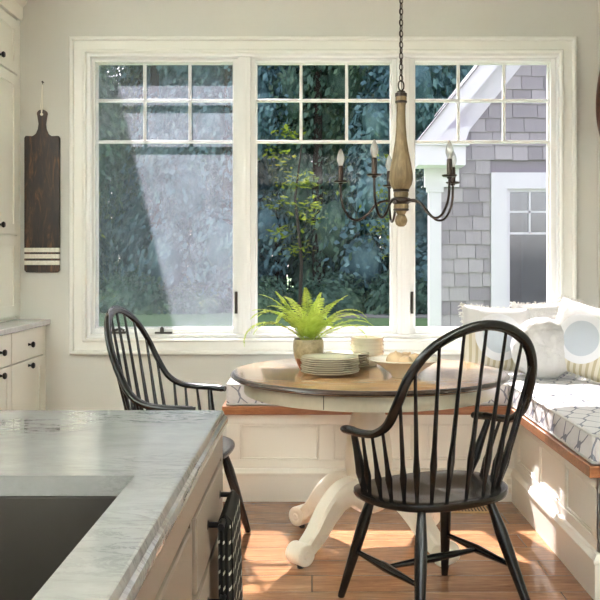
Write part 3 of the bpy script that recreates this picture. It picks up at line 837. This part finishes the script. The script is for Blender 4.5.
# ------------------------------------------------------------------ windsor chairs
def make_chair():
    root = empty('windsor_chair')
    # saddle seat
    def rim(th):
        c, s = math.cos(th), math.sin(th); e = .82
        x = (.215 if c > 0 else .225)*math.copysign(abs(c)**e, c); y = .282*math.copysign(abs(s)**e, s)
        y *= 1+.05*(x/.22)
        return x, y
    NS = 64; rings = [0, .25, .45, .62, .76, .88, .96, 1.0]
    vs = []; fs = []
    def top(x, y, r):
        z = .447 - .014*math.exp(-((x+.03)/.12)**2-((abs(y)-.09)/.085)**2) - .006*(1-r)
        if x > .08: z -= (x-.08)*.06
        return z
    vs.append((0, 0, top(0, 0, 0)))
    for r in rings[1:]:
        for k in range(NS):
            x, y = rim(2*PI*k/NS); vs.append((x*r, y*r, top(x*r, y*r, r) - (.004 if r == 1 else 0)))
    low = [(1.005, .428), (.985, .418), (.90, .410), (.5, .408)]
    for r, z in low:
        for k in range(NS):
            x, y = rim(2*PI*k/NS); vs.append((x*r, y*r, z))
    nr = len(rings)-1+len(low)
    for k in range(NS): fs.append((0, 1+k, 1+(k+1) % NS))
    for i in range(nr-1):
        for k in range(NS):
            k2 = (k+1) % NS; a = 1+i*NS; b = a+NS; fs.append((a+k, b+k, b+k2, a+k2))
    fs.append(tuple(1+(nr-1)*NS+k for k in range(NS-1, -1, -1)))
    MB().add(vs, fs).build('seat', M['black'], root, ang=60)
    half = [(.125, .292, .655), (.06, .302, .660), (-.02, .305, .664), (-.09, .298, .676), (-.15, .288, .715), (-.195, .279, .79), (-.235, .262, .88), (-.272, .205, .968), (-.298, .108, 1.024), (-.306, 0, 1.044)]
    ctrl = half + [(x, -y, z) for x, y, z in half[-2::-1]]
    path = crom(ctrl, 8); n = len(path)
    rad = [.0165+.004*max(0, 1-abs(i/(n-1)-.5)*0) for i in range(n)]
    for i in range(n):
        t = min(i, n-1-i)/n
        rad[i] = .0225 if t < .06 else (.0205 if t < .3 else .0195)
        if t < .01: rad[i] = .019
    MB().tube(path, rad, 12, flat=.68, up=(0, 0, 1)).build('arm_bow', M['black'], root, ang=60)
    # spindles
    def at(f): x = f*(n-1); i = min(int(x), n-2); return path[i].lerp(path[i+1], x-i)
    tops = [.065, .108, .150, .196, .29, .352, .408, .455]
    fr = tops + [.5]
    alls = [(f, k) for k, f in enumerate(tops)] + [(1-f, k) for k, f in enumerate(tops)] + [(.5, 8)]
    seat_ang = [68, 84, 97, 110, 124, 137, 151, 165, 180]
    for f, k in alls:
        sgn = 1 if f <= .5 else -1
        a = math.radians(seat_ang[k]); x, y = rim(a); b = Vector((x*.87, abs(y)*.87*sgn if k != 8 else 0, .44))
        tp = at(f); d = tp-b; m = MB()
        if k == 0:
            ps = [b+d*q for q in (0, .1, .3, .42, .7, .9, 1)]; m.tube(ps, [.011, .014, .0195, .017, .013, .012, .010], 12)
            m.build('arm_post', M['black'], root, ang=60)
        else:
            bul = .30 if k < 4 else .24
            ps = [b+d*q for q in (0, bul*.5, bul, bul*1.5, .75, 1)]; m.tube(ps, [.0062, .0085, .0125, .0085, .0062, .0055], 10)
            m.build('spindle', M['black'], root, ang=60)
    tpf, tpr = {}, {}
    for s in (1, -1):
        for nm, A, B in (('f', (.135, .165*s, .415), (.245, .24*s, .0)), ('r', (-.14, .145*s, .415), (-.262, .242*s, .0))):
            A, B = Vector(A), Vector(B); d = B-A
            ps = [A+d*q for q in (0, .08, .28, .5, .70, .88, .985, 1)]
            MB().tube(ps, [.014, .016, .0225, .021, .018, .0155, .0135, .012], 14).build('leg', M['black'], root, ang=60)
            (tpf if nm == 'f' else tpr)[s] = A+d*.56
    mids = {}
    for s in (1, -1):
        a, b = tpf[s], tpr[s]; d = b-a
        MB().tube([a+d*q for q in (0, .2, .5, .8, 1)], [.008, .011, .0165, .011, .008], 12).build('stretcher', M['black'], root, ang=60)
        mids[s] = a+d*.5
    a, b = mids[1], mids[-1]; d = b-a
    MB().tube([a+d*q for q in (0, .2, .5, .8, 1)], [.008, .011, .0155, .011, .008], 12).build('stretcher', M['black'], root, ang=60)
    return root
ch = make_chair(); ch.location = (.435, 3.08, 0); ch.rotation_euler = (0, 0, math.radians(118))
tag(ch, 'black Windsor armchair seen from behind in front of the round table', 'chair', 'black Windsor armchairs')
ch2 = copy_tree(ch); ch2.location = (-.565, 3.74, 0); ch2.rotation_euler = (0, 0, math.radians(-6))
tag(ch2, 'black Windsor armchair at the left of the table, half hidden by the island', 'chair', 'black Windsor armchairs')

# ------------------------------------------------------------------ chandelier
CXx, CYy = .393, 3.75
root = empty('chandelier', (CXx, CYy, 1.41)); tag(root, 'turned wood chandelier with five curved metal candle arms above the table', 'chandelier')
MB().lathe([(0, .585), (.022, .585), (.0245, .578), (.0245, .552), (.022, .545), (.020, .535), (.019, .50), (.021, .44), (.026, .38), (.034, .33), (.044, .28), (.051, .235), (.052, .21), (.047, .185), (.036, .166), (.033, .163)], 40).build('turned_column', M['chandwood'], root, ang=50)
MB().lathe([(.0, .598), (.017, .598), (.019, .592), (.026, .588), (.026, .574), (.022, .571)], 32).build('top_collar', M['iron'], root)
MB().lathe([(.023, .556), (.0265, .553), (.0265, .547), (.022, .544)], 32).build('ring', M['iron'], root)
MB().lathe([(0, .166), (.034, .166), (.036, .160), (.034, .154), (0, .153)], 32).build('ring', M['iron'], root)
MB().lathe([(0, .153), (.031, .153), (.033, .143), (.031, .130), (0, .128)], 32).build('wood_collar', M['chandwood'], root)
MB().lathe([(0, .130), (.034, .128), (.045, .122), (.047, .116), (.045, .108), (.036, .103), (.032, .099), (0, .098)], 40).build('arm_hub', M['iron'], root)
MB().lathe([(0, .099), (.032, .099), (.034, .090), (.033, .080), (0, .078)], 32).build('wood_collar', M['chandwood'], root)
MB().lathe([(0, .080), (.034, .079), (.035, .073), (.030, .069), (0, .068)], 32).build('ring', M['iron'], root)
MB().lathe([(0, .070), (.026, .069), (.020, .060), (.016, .053), (0, .052)], 32).build('lower_turning', M['chandwood'], root)
MB().lathe([(0, .056), (.014, .055), (.022, .046), (.027, .033), (.0275, .024), (.022, .009), (.011, .001), (0, 0)], 32).build('finial', M['chandwood'], root)
arm_ctrl = [(.035, .112), (.075, .114), (.112, .098), (.150, .056), (.190, .032), (.228, .042), (.256, .084), (.268, .13), (.2705, .196)]
first = None
for a in (120, 192, 264, 336, 48):
    ar = -math.radians(a)
    if first is None:
        arm = MB().tube(crom([(r, 0, z) for r, z in arm_ctrl], 6), .0055, 10).build('arm', M['iron'], root)
        arm.rotation_euler = (0, 0, ar)
        P0 = (.2705, 0, .196)
        cup = MB().lathe([(0, -.006), (.008, -.005), (.012, .002), (.028, .004), (.033, .010), (.032, .012), (.012, .009), (0, .009)], 28, P0).build('drip_pan', M['iron'], arm)
        cs = MB().lathe([(.0115, .008), (.0115, .075), (.009, .079), (0, .079)], 20, P0).build('candle_sleeve', M['iron'], arm)
        bl = MB().lathe([(.009, .078), (.0095, .085), (.0155, .098), (.0175, .111), (.015, .126), (.009, .142), (.0035, .154), (0, .157)], 20, P0).build('bulb', M['bulbglass'], arm)
        fl = MB().tube([Vector(P0)+Vector((.0, 0, .08)), Vector(P0)+Vector((.002, 0, .10)), Vector(P0)+Vector((-.002, 0, .12)), Vector(P0)+Vector((0, 0, .135))], .0016, 6).build('filament', M['plastic'], arm)
        first = arm
    else:
        c = first.copy(); COL.objects.link(c); c.parent = root; c.rotation_euler = (0, 0, ar)
        for q in (cup, cs, bl, fl): d = q.copy(); COL.objects.link(d); d.parent = c
def torus(m, c, R_, r_, rot, sy=1.0, N=18, n=7):
    vs = []; fs = []
    for i in range(N):
        a = 2*PI*i/N; ce = Vector((R_*math.cos(a), 0, R_*sy*math.sin(a))); out = Vector((math.cos(a), 0, math.sin(a)))
        for k in range(n):
            b = 2*PI*k/n; p = ce + out*math.cos(b)*r_ + Vector((0, 1, 0))*math.sin(b)*r_
            vs.append(rot @ p + Vector(c))
    for i in range(N):
        for k in range(n):
            fs.append((i*n+k, i*n+(k+1) % n, ((i+1) % N)*n+(k+1) % n, ((i+1) % N)*n+k))
    m.add(vs, fs)
m = MB(); torus(m, (0, 0, .622), .015, .0035, Matrix.Rotation(.5, 3, 'Z'), 1.5); m.build('hanging_loop', M['iron'], root)
m = MB(); z = .655; i = 0
while z < 2.865-1.41-.0+.0:
    torus(m, (0, 0, z), .0085, .0024, Matrix.Rotation(.4+(PI/2 if i % 2 else 0), 3, 'Z'), 1.75, 14, 6); z += .0245; i += 1
m.tube([(.004, .003, .6), (-.004, .004, .9), (.004, -.002, 1.2), (0, 0, 1.47)], .002, 6)
m.build('chain', M['iron'], root)
MB().lathe([(0, 1.455), (.02, 1.456), (.055, 1.47), (.062, 1.4895), (0, 1.4895)], 32).build('canopy', M['iron'], root)

# ------------------------------------------------------------------ kitchen island
IX = -.203; IY = 1.905; IYB = -.45; IXL = -1.25
SX, SY = -.275, 1.32
m = MB()
m.box(IXL, -1.0, IYB, IY, .888, .92); m.box(SX, IX, IYB, IY, .888, .92)
m.box(-1.0, SX, SY, IY, .888, .92); m.box(-1.0, SX, IYB, .80, .888, .92)
pr = [(0, .92), (-.003, .919), (-.0055, .913), (-.0065, .908), (-.0115, .9045), (-.013, .899), (-.013, .889), (-.010, .884), (0, .884)]
sweep([(IX, IYB, 1, 0), (IX, IY, 1, 1), (IXL, IY, 0, 1)], pr, m)
tag(m.build('island_countertop', M['marble'], ang=25), 'grey veined stone countertop with moulded edge on the kitchen island', 'countertop')
# sink basin
root = empty('kitchen_sink', (-.64, 1.09, .60)); tag(root, 'dark rectangular undermount sink in the island countertop', 'sink')
m = MB(); a0, a1, b0, b1 = -1.015, SX+.012, .786, SY+.014; zt, zb = .887, .66; w = .012
m.box(a0-.0, a0+w, b0, b1, zb, zt); m.box(a1-w, a1, b0, b1, zb, zt); m.box(a0+w, a1-w, b0, b0+w, zb, zt); m.box(a0+w, a1-w, b1-w, b1, zb, zt); m.box(a0, a1, b0, b1, zb-.012, zb)
m.build('basin', M['sink'], root, (.64, -1.09, -.60), bevel=.003)
MB().lathe([(.045, .001), (.045, .004), (.03, .004), (.028, .001)], 24, (0, 0, .06)).build('drain', M['steel'], root)
# island body
root = empty('kitchen_island', (-.72, .75, 0)); L = (.72, -.75, 0); FXX = -.2
tag(root, 'taupe painted kitchen island with drawers and black bar pulls', 'kitchen island')
m = MB()
m.box(IXL+.05, FXX-.02, IYB+.04, IY+.0, .0, .64); m.box(IXL+.05, FXX-.02, 1.36, IY, .64, .884); m.box(IXL+.05, FXX-.02, IYB+.04, .77, .64, .884)
m.box(FXX-.022, FXX-.02+.0001, .77, 1.36, .64, .884); m.box(IXL+.05, -1.05, .77, 1.36, .64, .884)
m.box(FXX-.0199, FXX, IYB+.04, IY, .822, .884); m.box(FXX-.0199, FXX, 1.875, IY, 0, .8219); m.box(FXX-.0199, FXX, IYB+.04, 1.87, 0, .08)
m.build('body', M['taupe'], root, L, bevel=.0015)
m = MB(); m.box(FXX-.0195, FXX-.017, IYB+.05, 1.872, .082, .82); m.build('reveal', M['dark'], root, L, smooth=False)
MB().box(FXX-.0168, FXX-.002, 1.412, 1.424, .085, .82).build('stile', M['taupe'], root, L, smooth=False)
for (ya, yb, za, zb_, hn) in ((1.445, 1.868, .685, .816, True), (1.445, 1.868, .385, .672, True), (1.445, 1.868, .09, .375, True), (.80, 1.393, .09, .816, False), (.15, .785, .09, .816, False)):
    m = MB(); m.box(FXX-.017, FXX+.004, ya, yb, za, zb_)
    d = m.build('drawer_front' if hn else 'door_panel', M['taupe'], root, L, bevel=.003)
    if hn:
        zc = .757 if za > .6 else zb_-.06
        h = MB(); Y0, Y1 = 1.60, 1.81
        for yy_ in (Y0, Y1):
            h.lathe([(.010, 0), (.010, .004), (.0055, .006), (.0055, .026), (.008, .030)], 16, (FXX, yy_, zc), RX)
        h.tube([(FXX+.030, Y0-.015, zc), (FXX+.030, Y1+.015, zc)], .0062, 12)
        h.build('pull_handle', M['knob'], d)
# towel folded in layers over the top pull
zc = .757; tx = FXX+.034; ZB = .34; NZ = 34
loop = []
for k in range(11): loop.append((1, k/10))          # outer face, far to near
for k in range(1, 9): loop.append((1-2*k/9, 1))      # near end: folded layers
for k in range(11): loop.append((-1, 1-k/10))
for k in range(1, 9): loop.append((-1+2*k/9, 0))
vs = []; fs = []; NL = len(loop)
for i in range(NZ+1):
    f = i/NZ; z = ZB+(zc+.013-ZB)*f; hang = 1-f
    top = min(1, math.sqrt(max(0, 1-max(0, (z-(zc-.004))/.0172)**2)))
    for (a, b) in loop:
        y0_, y1_ = 1.795, 1.622; y = y0_+(y1_-y0_)*b
        hw = .0135*top+.003*hang*(1-math.exp(-hang*6))
        x = tx + a*hw + .007*hang + .0025*hang*math.sin(b*9+1)
        if abs(a) < .99:                               # pleated fold edges
            y += (.006 if b > .5 else -.006)*math.cos(a*7.5)*min(1, hang*4+.15)
        y += .004*math.sin(z*22)*hang
        vs.append((x, y, z))
for i in range(NZ):
    for k in range(NL):
        k2 = (k+1) % NL; fs.append((i*NL+k, i*NL+k2, (i+1)*NL+k2, (i+1)*NL+k))
fs.append(tuple(range(NL-1, -1, -1))); fs.append(tuple(NZ*NL+k for k in range(NL)))
m = MB(); m.add(vs, fs)
tag(m.build('dish_towel', M['towel'], ang=60), 'charcoal dish towel with pale ticks hanging on the island drawer pull', 'towel')

# ------------------------------------------------------------------ added fill lamps out of view, throwing light up on the ceiling
def added_fill_lamp(x, y, ln, rz, e, label):
    root = empty('added_fill_lamp', (x, y, 2.42), rz); tag(root, label, 'added fill lamp', 'added fill lamps high on the kitchen walls')
    m = MB(); m.prism([(0, 0), (.13, .05), (.13, .11), (.12, .11), (.12, .06), (0, .012)], 'y', -ln/2, ln/2)
    m.build('trough', M['trim'], root, smooth=False)
    l = bpy.data.lights.new('fill_strip', 'AREA'); l.shape = 'RECTANGLE'; l.size = .08; l.size_y = ln*.96; l.energy = e; l.color = (.84, .935, 1)
    lo = bpy.data.objects.new('fill_strip', l); COL.objects.link(lo); lo.parent = root; lo.location = (.06, 0, .075); lo.rotation_euler = (PI, 0, 0)
CE = 98
added_fill_lamp(XL+.001, 0.6, 5.5, 0, CE*1.5, 'long added fill lamp high on the left kitchen wall')
added_fill_lamp(XK-.001, -.6, 5.0, PI, CE*1.3, 'long added fill lamp high on the right kitchen wall')
added_fill_lamp(.5, YB+.001, 4.5, PI/2, CE, 'added fill lamp high on the wall behind the camera')

# ------------------------------------------------------------------ exterior
GZ = -.2
m = MB(); m.box(-45, 45, WY+.25, 90, GZ-.3, GZ); struct(m.build('ground_lawn', M['lawn'], smooth=False))
m = MB(); m.prism([(.6, 22.4), (30, 21.0), (30, 22.3), (.6, 23.8)], 'z', GZ, GZ+.03); struct(m.build('ground_path', M['gravel'], smooth=False))
for y_ in ():
    pass

# wing of the house (right)
root = empty('house_wing', (3.2, 10, GZ)); L = (-3.2, -10, -GZ)
tag(root, 'grey shingled house wing with white gable trim seen through the right window', 'house wing')
PY = 10.0; SL = 1.25; FS = 1.09; EX, EZ = 1.785, 2.73     # lower edge of frieze: z = EZ + SL*(x-EX)
WX0, WX1, WZ0, WZ1 = 2.10, 3.02, .30, 2.31
def shingles():
    rnd = random.Random(3); m = MB(); z = GZ+.02; ex = .165; row = 0
    while z < 8.0:
        x = 1.40+(rnd.random()*.1)
        while x < 8.4:
            w = rnd.uniform(.15, .30); x1 = x+w
            def zt_(xx): return EZ+.25+SL*((xx if xx < 5.2 else 10.4-xx)-EX)
            top_ = min(z+ex+.03, 99)
            cands = [(x, min(x1, 8.4))]
            if z+ex > WZ0 and z < WZ1:
                if x < WX1 and x1 > WX0:
                    cands = []
                    if x < WX0: cands.append((x, WX0))
                    if x1 > WX1: cands.append((WX1, x1))
            for a, b in cands:
                if b-a < .02: continue
                if z > zt_((a+b)/2): continue
                off = rnd.uniform(-.008, .006); t = rnd.random()
                y0_ = PY-.022+rnd.uniform(-.003, .003); g = .003
                zb_ = z+off
                m.add([(a+g, y0_, zb_), (b-g, y0_, zb_), (b-g, PY+.012, zb_), (a+g, PY+.012, zb_), (a+g, PY-.004, z+ex+.03), (b-g, PY-.004, z+ex+.03)],
                      [(0, 1, 5, 4), (0, 3, 2, 1), (0, 4, 3), (1, 2, 5)])
                m.tone += [t]*6
            x = x1
        z += ex; row += 1
    # sheathing behind
    k = len(m.v)
    def add(*p): m.prism(p, 'y', PY+.013, PY+.15)
    add((1.38, GZ), (WX0, GZ), (WX0, EZ+SL*(WX0-EX)+.2), (1.38, EZ+SL*(1.38-EX)+.2))
    add((WX0, WZ1), (WX1, WZ1), (WX1, EZ+SL*(WX1-EX)+.2), (WX0, EZ+SL*(WX0-EX)+.2))
    add((WX0, GZ), (WX1, GZ), (WX1, WZ0), (WX0, WZ0))
    add((WX1, GZ), (8.4, GZ), (8.4, EZ+SL*(10.4-8.4-EX)+.2), (5.2, EZ+SL*(5.2-EX)+.2), (WX1, EZ+SL*(WX1-EX)+.2))
    m.tone += [.1]*(len(m.v)-k)
    return m
shingles().build('shingle_wall', M['shingle'], root, L, smooth=False)
m = MB()   # side wall of the wing along its eave
m.box(2.35, 2.5, PY+.15, 16, GZ, 3.3); m.tone = [.5]*len(m.v); m.build('side_wall', M['shingle'], root, L, smooth=False)
# slanted elements: z = z0 + SL*(x-x0); parallelogram strips
def slant(m, xa, xb, zoff0, zoff1, y0, y1):      # zoff relative to line through (EX,EZ)
    f = lambda x: EZ+SL*(x-EX)
    m.prism([(xa, f(xa)+zoff0), (xb, f(xb)+zoff0), (xb, f(xb)+zoff1), (xa, f(xa)+zoff1)], 'y', y0, y1)
    g = lambda x: f(10.4-x)
    m.prism([(10.4-xb, g(10.4-xb)+zoff0), (10.4-xa, g(10.4-xa)+zoff0), (10.4-xa, g(10.4-xa)+zoff1), (10.4-xb, g(10.4-xb)+zoff1)], 'y', y0, y1)
m = MB(); slant(m, 1.45, 5.2, 0, .36, PY-.035, PY+.01); m.build('frieze_board', M['extwhite'], root, L, smooth=False)
m = MB(); slant(m, 1.15, 5.2, .36, .62, 9.60, 9.64); slant(m, 1.15, 5.2, .40, .44, 9.64, PY+.01); m.build('rake_fascia', M['extwhite'], root, L, smooth=False)
m = MB(); slant(m, 1.05, 2.3, .621, .645, 9.57, PY+.3); slant(m, 2.3, 5.2, .621, .645, 9.57, 16); m.build('roof', M['roofing'], root, L, smooth=False)
m = MB()
m.box(1.17, 1.74, 9.62, PY+.01, 2.36, 2.58); m.box(1.13, 1.78, 9.58, PY+.01, 2.58, 2.62); m.prism([(1.17, 2.62), (1.74, 2.62), (1.80, 2.80), (1.30, 2.74)], 'y', 9.64, PY-.04)
m.build('eave_return', M['extwhite'], root, L, smooth=False)
m = MB(); m.box(1.32, 1.72, PY-.06, PY+.02, 2.14, 2.36); m.box(1.37, 1.515, PY-.045, PY+.02, GZ, 2.14); m.box(1.345, 1.54, PY-.06, PY+.02, 2.08, 2.14)
m.build('corner_board', M['extwhite'], root, L, smooth=False)
# its window
m = MB(); frame_ring(m, WX0-.0, WX1+.0, WZ0, WZ1, .19, PY-.045, PY+.02); m.box(WX0-.02, WX1+.02, PY-.08, PY, WZ0-.05, WZ0)
wn = m.build('wing_window', M['extwhite'], root, L, smooth=False)
m = MB(); frame_ring(m, WX0+.19, WX1-.19, WZ0+.19, WZ1-.19, .035, PY-.01, PY+.03); m.build('sash', M['extwhite'], wn, smooth=False)
m = MB(); xm = (WX0+WX1)/2
m.box(xm-.011, xm+.011, PY-.005, PY+.02, 1.6, WZ1-.2); m.box(WX0+.2, WX1-.2, PY-.005, PY+.02, 1.84, 1.862); m.box(WX0+.2, WX1-.2, PY-.005, PY+.02, 1.585, 1.61)
m.build('muntin', M['extwhite'], wn, smooth=False)
MB().box(WX0+.19, WX1-.19, PY+.015, PY+.02, WZ0+.19, WZ1-.19).build('pane', M['extglass'], wn, smooth=False)
m = MB(); m.box(WX0-.1, WX1+.1, PY+.4, PY+.45, 0, 2.6)
m.build('room_behind', simple('dim_room', (190, 196, 204), .9).m, root, L, smooth=False)

# left wing (beyond the frame): its eave shades the left pane
m = MB()
m.box(-2.6, -2.45, WY+.25, 8.2, GZ, 4.0); struct(m.build('wall_wing_left', M['wall'], smooth=False))
m = MB(); m.prism([(-1.59, 4.16), (-4.8, 6.2), (-4.8, 6.05), (-2.5, 4.0), (-1.59, 4.0)], 'y', WY+.21, 8.3)
struct(m.build('roof_wing_left', M['extwhite'], smooth=False))

# trees
def tree_mesh(kind, seed):
    rnd = random.Random(seed); leaves = MB(); core = MB()
    H = 10.0
    blobs = []
    nb = 26
    for i in range(nb):
        z = .6+(H-1.4)*(i/(nb-1)); w = 2.1*(1-.45*(z/H)**2)*(.75+.25*rnd.random())
        a = rnd.uniform(0, 2*PI); r = w*rnd.uniform(.25, .75)
        blobs.append((r*math.cos(a), r*math.sin(a), z, rnd.uniform(.8, 1.25)))
    for (bx, by, bz, br) in blobs:
        # inner crown mass
        prof = [(0, -br*.5)] + [(br*.5*math.cos(t), br*.5*math.sin(t)) for t in [(-.9+.45*q) for q in range(5)]] + [(0, br*.5)]
        core.lathe(prof, 9, (bx, by, bz))
        for k in range(430):
            u = Vector((rnd.gauss(0, 1), rnd.gauss(0, 1), rnd.gauss(0, 1))).normalized()
            rr = br*rnd.uniform(.55, 1.15); c = Vector((bx, by, bz))+u*rr
            n = (u+Vector((rnd.uniform(-.8, .8), rnd.uniform(-.8, .8), rnd.uniform(-.2, 1.0)))).normalized()
            a = n.cross(Vector((rnd.random(), rnd.random(), rnd.random()))).normalized(); b = n.cross(a)
            s = rnd.uniform(.055, .13)
            leaves.add([c-a*s, c-b*s*.55, c+a*s, c+b*s*.55], [(0, 1, 2, 3)])
    return leaves, core
protos = []
def make_tree(kind, seed, lm_):
    root = empty('tree'); lv, cr = tree_mesh(kind, seed)
    lv.build('foliage', lm_, root, smooth=False)
    cr.build('inner_crown', lm_, root, smooth=True, ang=180)
    MB().tube([(0, 0, -.2), (.05, .03, 2), (0, .1, 5), (.1, 0, 8)], [.22, .17, .12, .05], 10).build('trunk', M['bark'], root)
    return root
T1 = make_tree(0, 1, M['leafA']); T2 = make_tree(1, 2, M['leafB']); T3 = make_tree(2, 3, M['leafA'])
spots = [(-9.5, 23, 'A'), (-6.6, 21.5, 'B'), (-4.2, 22.6, 'A'), (-2.2, 21.8, 'C'), (.2, 22.8, 'B'), (2.2, 21.6, 'A'), (4.4, 22.8, 'C'), (6.8, 22, 'B'),
         (-8, 26.5, 'C'), (-5.2, 26.2, 'B'), (-1.0, 26.5, 'A'), (1.6, 26.8, 'C'), (3.6, 26.3, 'B'), (-3.0, 27, 'C'), (-6.4, 30, 'A'), (-8.6, 30.5, 'B'), (.3, 30.2, 'B'), (3.4, 30.6, 'A'), (-2.4, 31, 'C')]
lbs = ['tall dark evergreen tree beyond the left window, farthest left', 'dark green tree behind the left edge of the left window', 'blue green tree seen in the middle of the left window', 'blue green tree at the right side of the left window',
       'deep green tree behind the fern in the middle window', 'blue green tree behind the chandelier arms', 'tree beside the white corner of the house wing', 'tree hidden behind the shingled house wing',
       'rear tree beyond the left window, outermost of the back row', 'rear tree filling the gap in the left window', 'rear tree left of centre in the middle window', 'rear tree right of centre in the middle window', 'rear tree above the house wing eave', 'rear tree between the left and middle windows', 'farthest tree filling the sky behind the left window grid', 'farthest tree at the outer left behind the left window', 'farthest tree behind the middle window grid', 'farthest tree behind the gable edge of the house wing', 'farthest tree behind the post between left and middle windows']
used = set()
for (x, y, k), lb in zip(spots, lbs):
    pr_ = {'A': T1, 'B': T2, 'C': T3}[k]
    o = pr_ if k not in used else copy_tree(pr_); used.add(k)
    s = random.uniform(1.0, 1.15); o.location = (x*1.16, y+4.2, GZ); o.rotation_euler = (0, 0, random.uniform(0, 6.28)); o.scale = (s, s, s*1.5)
    tag(o, lb, 'tree', 'trees beyond the lawn')
# shrubs with sunlit yellow-green leaves
def shrub_mesh(seed, r=1.0, n=1500, s0=.05, s1=.1):
    rnd = random.Random(seed); m = MB()
    for k in range(n):
        u = Vector((rnd.gauss(0, 1), rnd.gauss(0, 1), rnd.gauss(0, 1))).normalized(); rr = r*rnd.uniform(.55, 1.0)
        c = Vector((u.x*rr*1.3, u.y*rr, abs(u.z)*rr))
        nrm = (u+Vector((rnd.uniform(-.8, .8), rnd.uniform(-.8, .8), rnd.uniform(-.8, .8)))).normalized(); a = nrm.cross(Vector((rnd.random(), 1, rnd.random()))).normalized(); b = nrm.cross(a); s = rnd.uniform(s0, s1)
        m.add([c-a*s, c-b*s*.55, c+a*s, c+b*s*.55], [(0, 1, 2, 3)])
    return m
S1 = empty('shrub'); shrub_mesh(5).build('foliage', M['leafB'], S1, smooth=False)
MB().lathe([(0, 0), (.7, .0), (.75, .3), (.5, .6), (0, .75)], 12).build('inner_crown', M['leafB'], S1)
sh = [(-8.2, 'low dark shrub below the trees outside, beyond the left chair'), (-6.3, 'low shrub outside near the left window edge'), (-4.6, 'low shrub outside below the lit insect screen'), (-2.9, 'low shrub outside left of the middle window'), (-1.2, 'low shrub outside directly behind the fern'),
      (.6, 'low shrub outside to the right of the fern'), (2.2, 'low shrub outside under the chandelier'), (3.8, 'low shrub outside next to the house wing corner')]
for i, (x, lb) in enumerate(sh):
    o = S1 if i == 0 else copy_tree(S1); s = random.uniform(.9, 1.4); o.location = (x*1.16, 24.8+random.uniform(-.3, .5), GZ-.05); o.scale = (s, s, s); o.rotation_euler = (0, 0, i*1.3)
    tag(o, lb, 'shrub', 'shrubs along the far edge of the lawn')
# yellow-green sunlit saplings
S2 = empty('sapling')
m = MB(); rnd = random.Random(8)
for cl in range(9):
    cx, cz = rnd.uniform(-.5, .5), rnd.uniform(1.6, 4.6); cy = rnd.uniform(-.3, .3)
    for k in range(40):
        c = Vector((cx+rnd.gauss(0, .22), cy+rnd.gauss(0, .2), cz+rnd.gauss(0, .12))); a = Vector((rnd.gauss(0, 1), rnd.gauss(0, 1), rnd.gauss(0, .4))).normalized(); b = a.cross(Vector((0, .3, 1))).normalized(); s = rnd.uniform(.05, .1)
        m.add([c-a*s, c-b*s*.6, c+a*s, c+b*s*.6], [(0, 1, 2, 3)])
m.build('foliage', M['leafC'], S2, smooth=False)
MB().tube([(0, 0, 0), (.05, 0, 1.5), (-.1, 0, 3), (.1, 0, 4.6)], [.05, .04, .03, .01], 8).build('trunk', M['bark'], S2)
for i, (x, y, lb) in enumerate([(-.3, 20.2, 'thin sapling with sunlit yellow green leaves outside the middle window'), (-5.6, 20.4, 'thin sapling with yellow leaves outside the left window'), (1.9, 20.3, 'thin sapling outside below the chandelier candles')]):
    o = S2 if i == 0 else copy_tree(S2); o.location = (x, y, GZ); o.rotation_euler = (0, 0, i*2.0)
    if i: o.scale = (.9, .9, .9)
    tag(o, lb, 'sapling', 'saplings before the trees')

# ------------------------------------------------------------------ light
w = bpy.data.worlds.new('world'); sc.world = w; w.use_nodes = True; nt = w.node_tree
bg = nt.nodes['Background']; sky = nt.nodes.new('ShaderNodeTexSky'); sky.sky_type = 'NISHITA'; sky.sun_disc = False
sky.sun_elevation = math.radians(50); sky.sun_rotation = math.radians(-17); sky.air_density = 1.2; sky.dust_density = 2.0
hs = nt.nodes.new('ShaderNodeHueSaturation'); hs.inputs['Saturation'].default_value = .3
nt.links.new(sky.outputs[0], hs.inputs['Color']); nt.links.new(hs.outputs[0], bg.inputs[0]); bg.inputs[1].default_value = .29
sun = bpy.data.lights.new('sun', 'SUN'); sun.energy = 10.0; sun.angle = math.radians(.6); sun.color = (1, .965, .92)
so = bpy.data.objects.new('sun', sun); COL.objects.link(so)
d = Vector((.235, -.8, -1.0)); so.rotation_euler = d.to_track_quat('-Z', 'Y').to_euler(); so.location = (-3, 15, 12)

sc.view_settings.view_transform = 'Standard'; sc.view_settings.look = 'None'; sc.view_settings.gamma = 1
sc.view_settings.use_curve_mapping = False; sc.view_settings.exposure = 1.45
sc.cycles.use_denoising = True
sc.cycles.max_bounces = 10; sc.cycles.transparent_max_bounces = 16; sc.cycles.diffuse_bounces = 5
sc.cycles.sample_clamp_indirect = 8; sc.cycles.caustics_reflective = False; sc.cycles.caustics_refractive = False
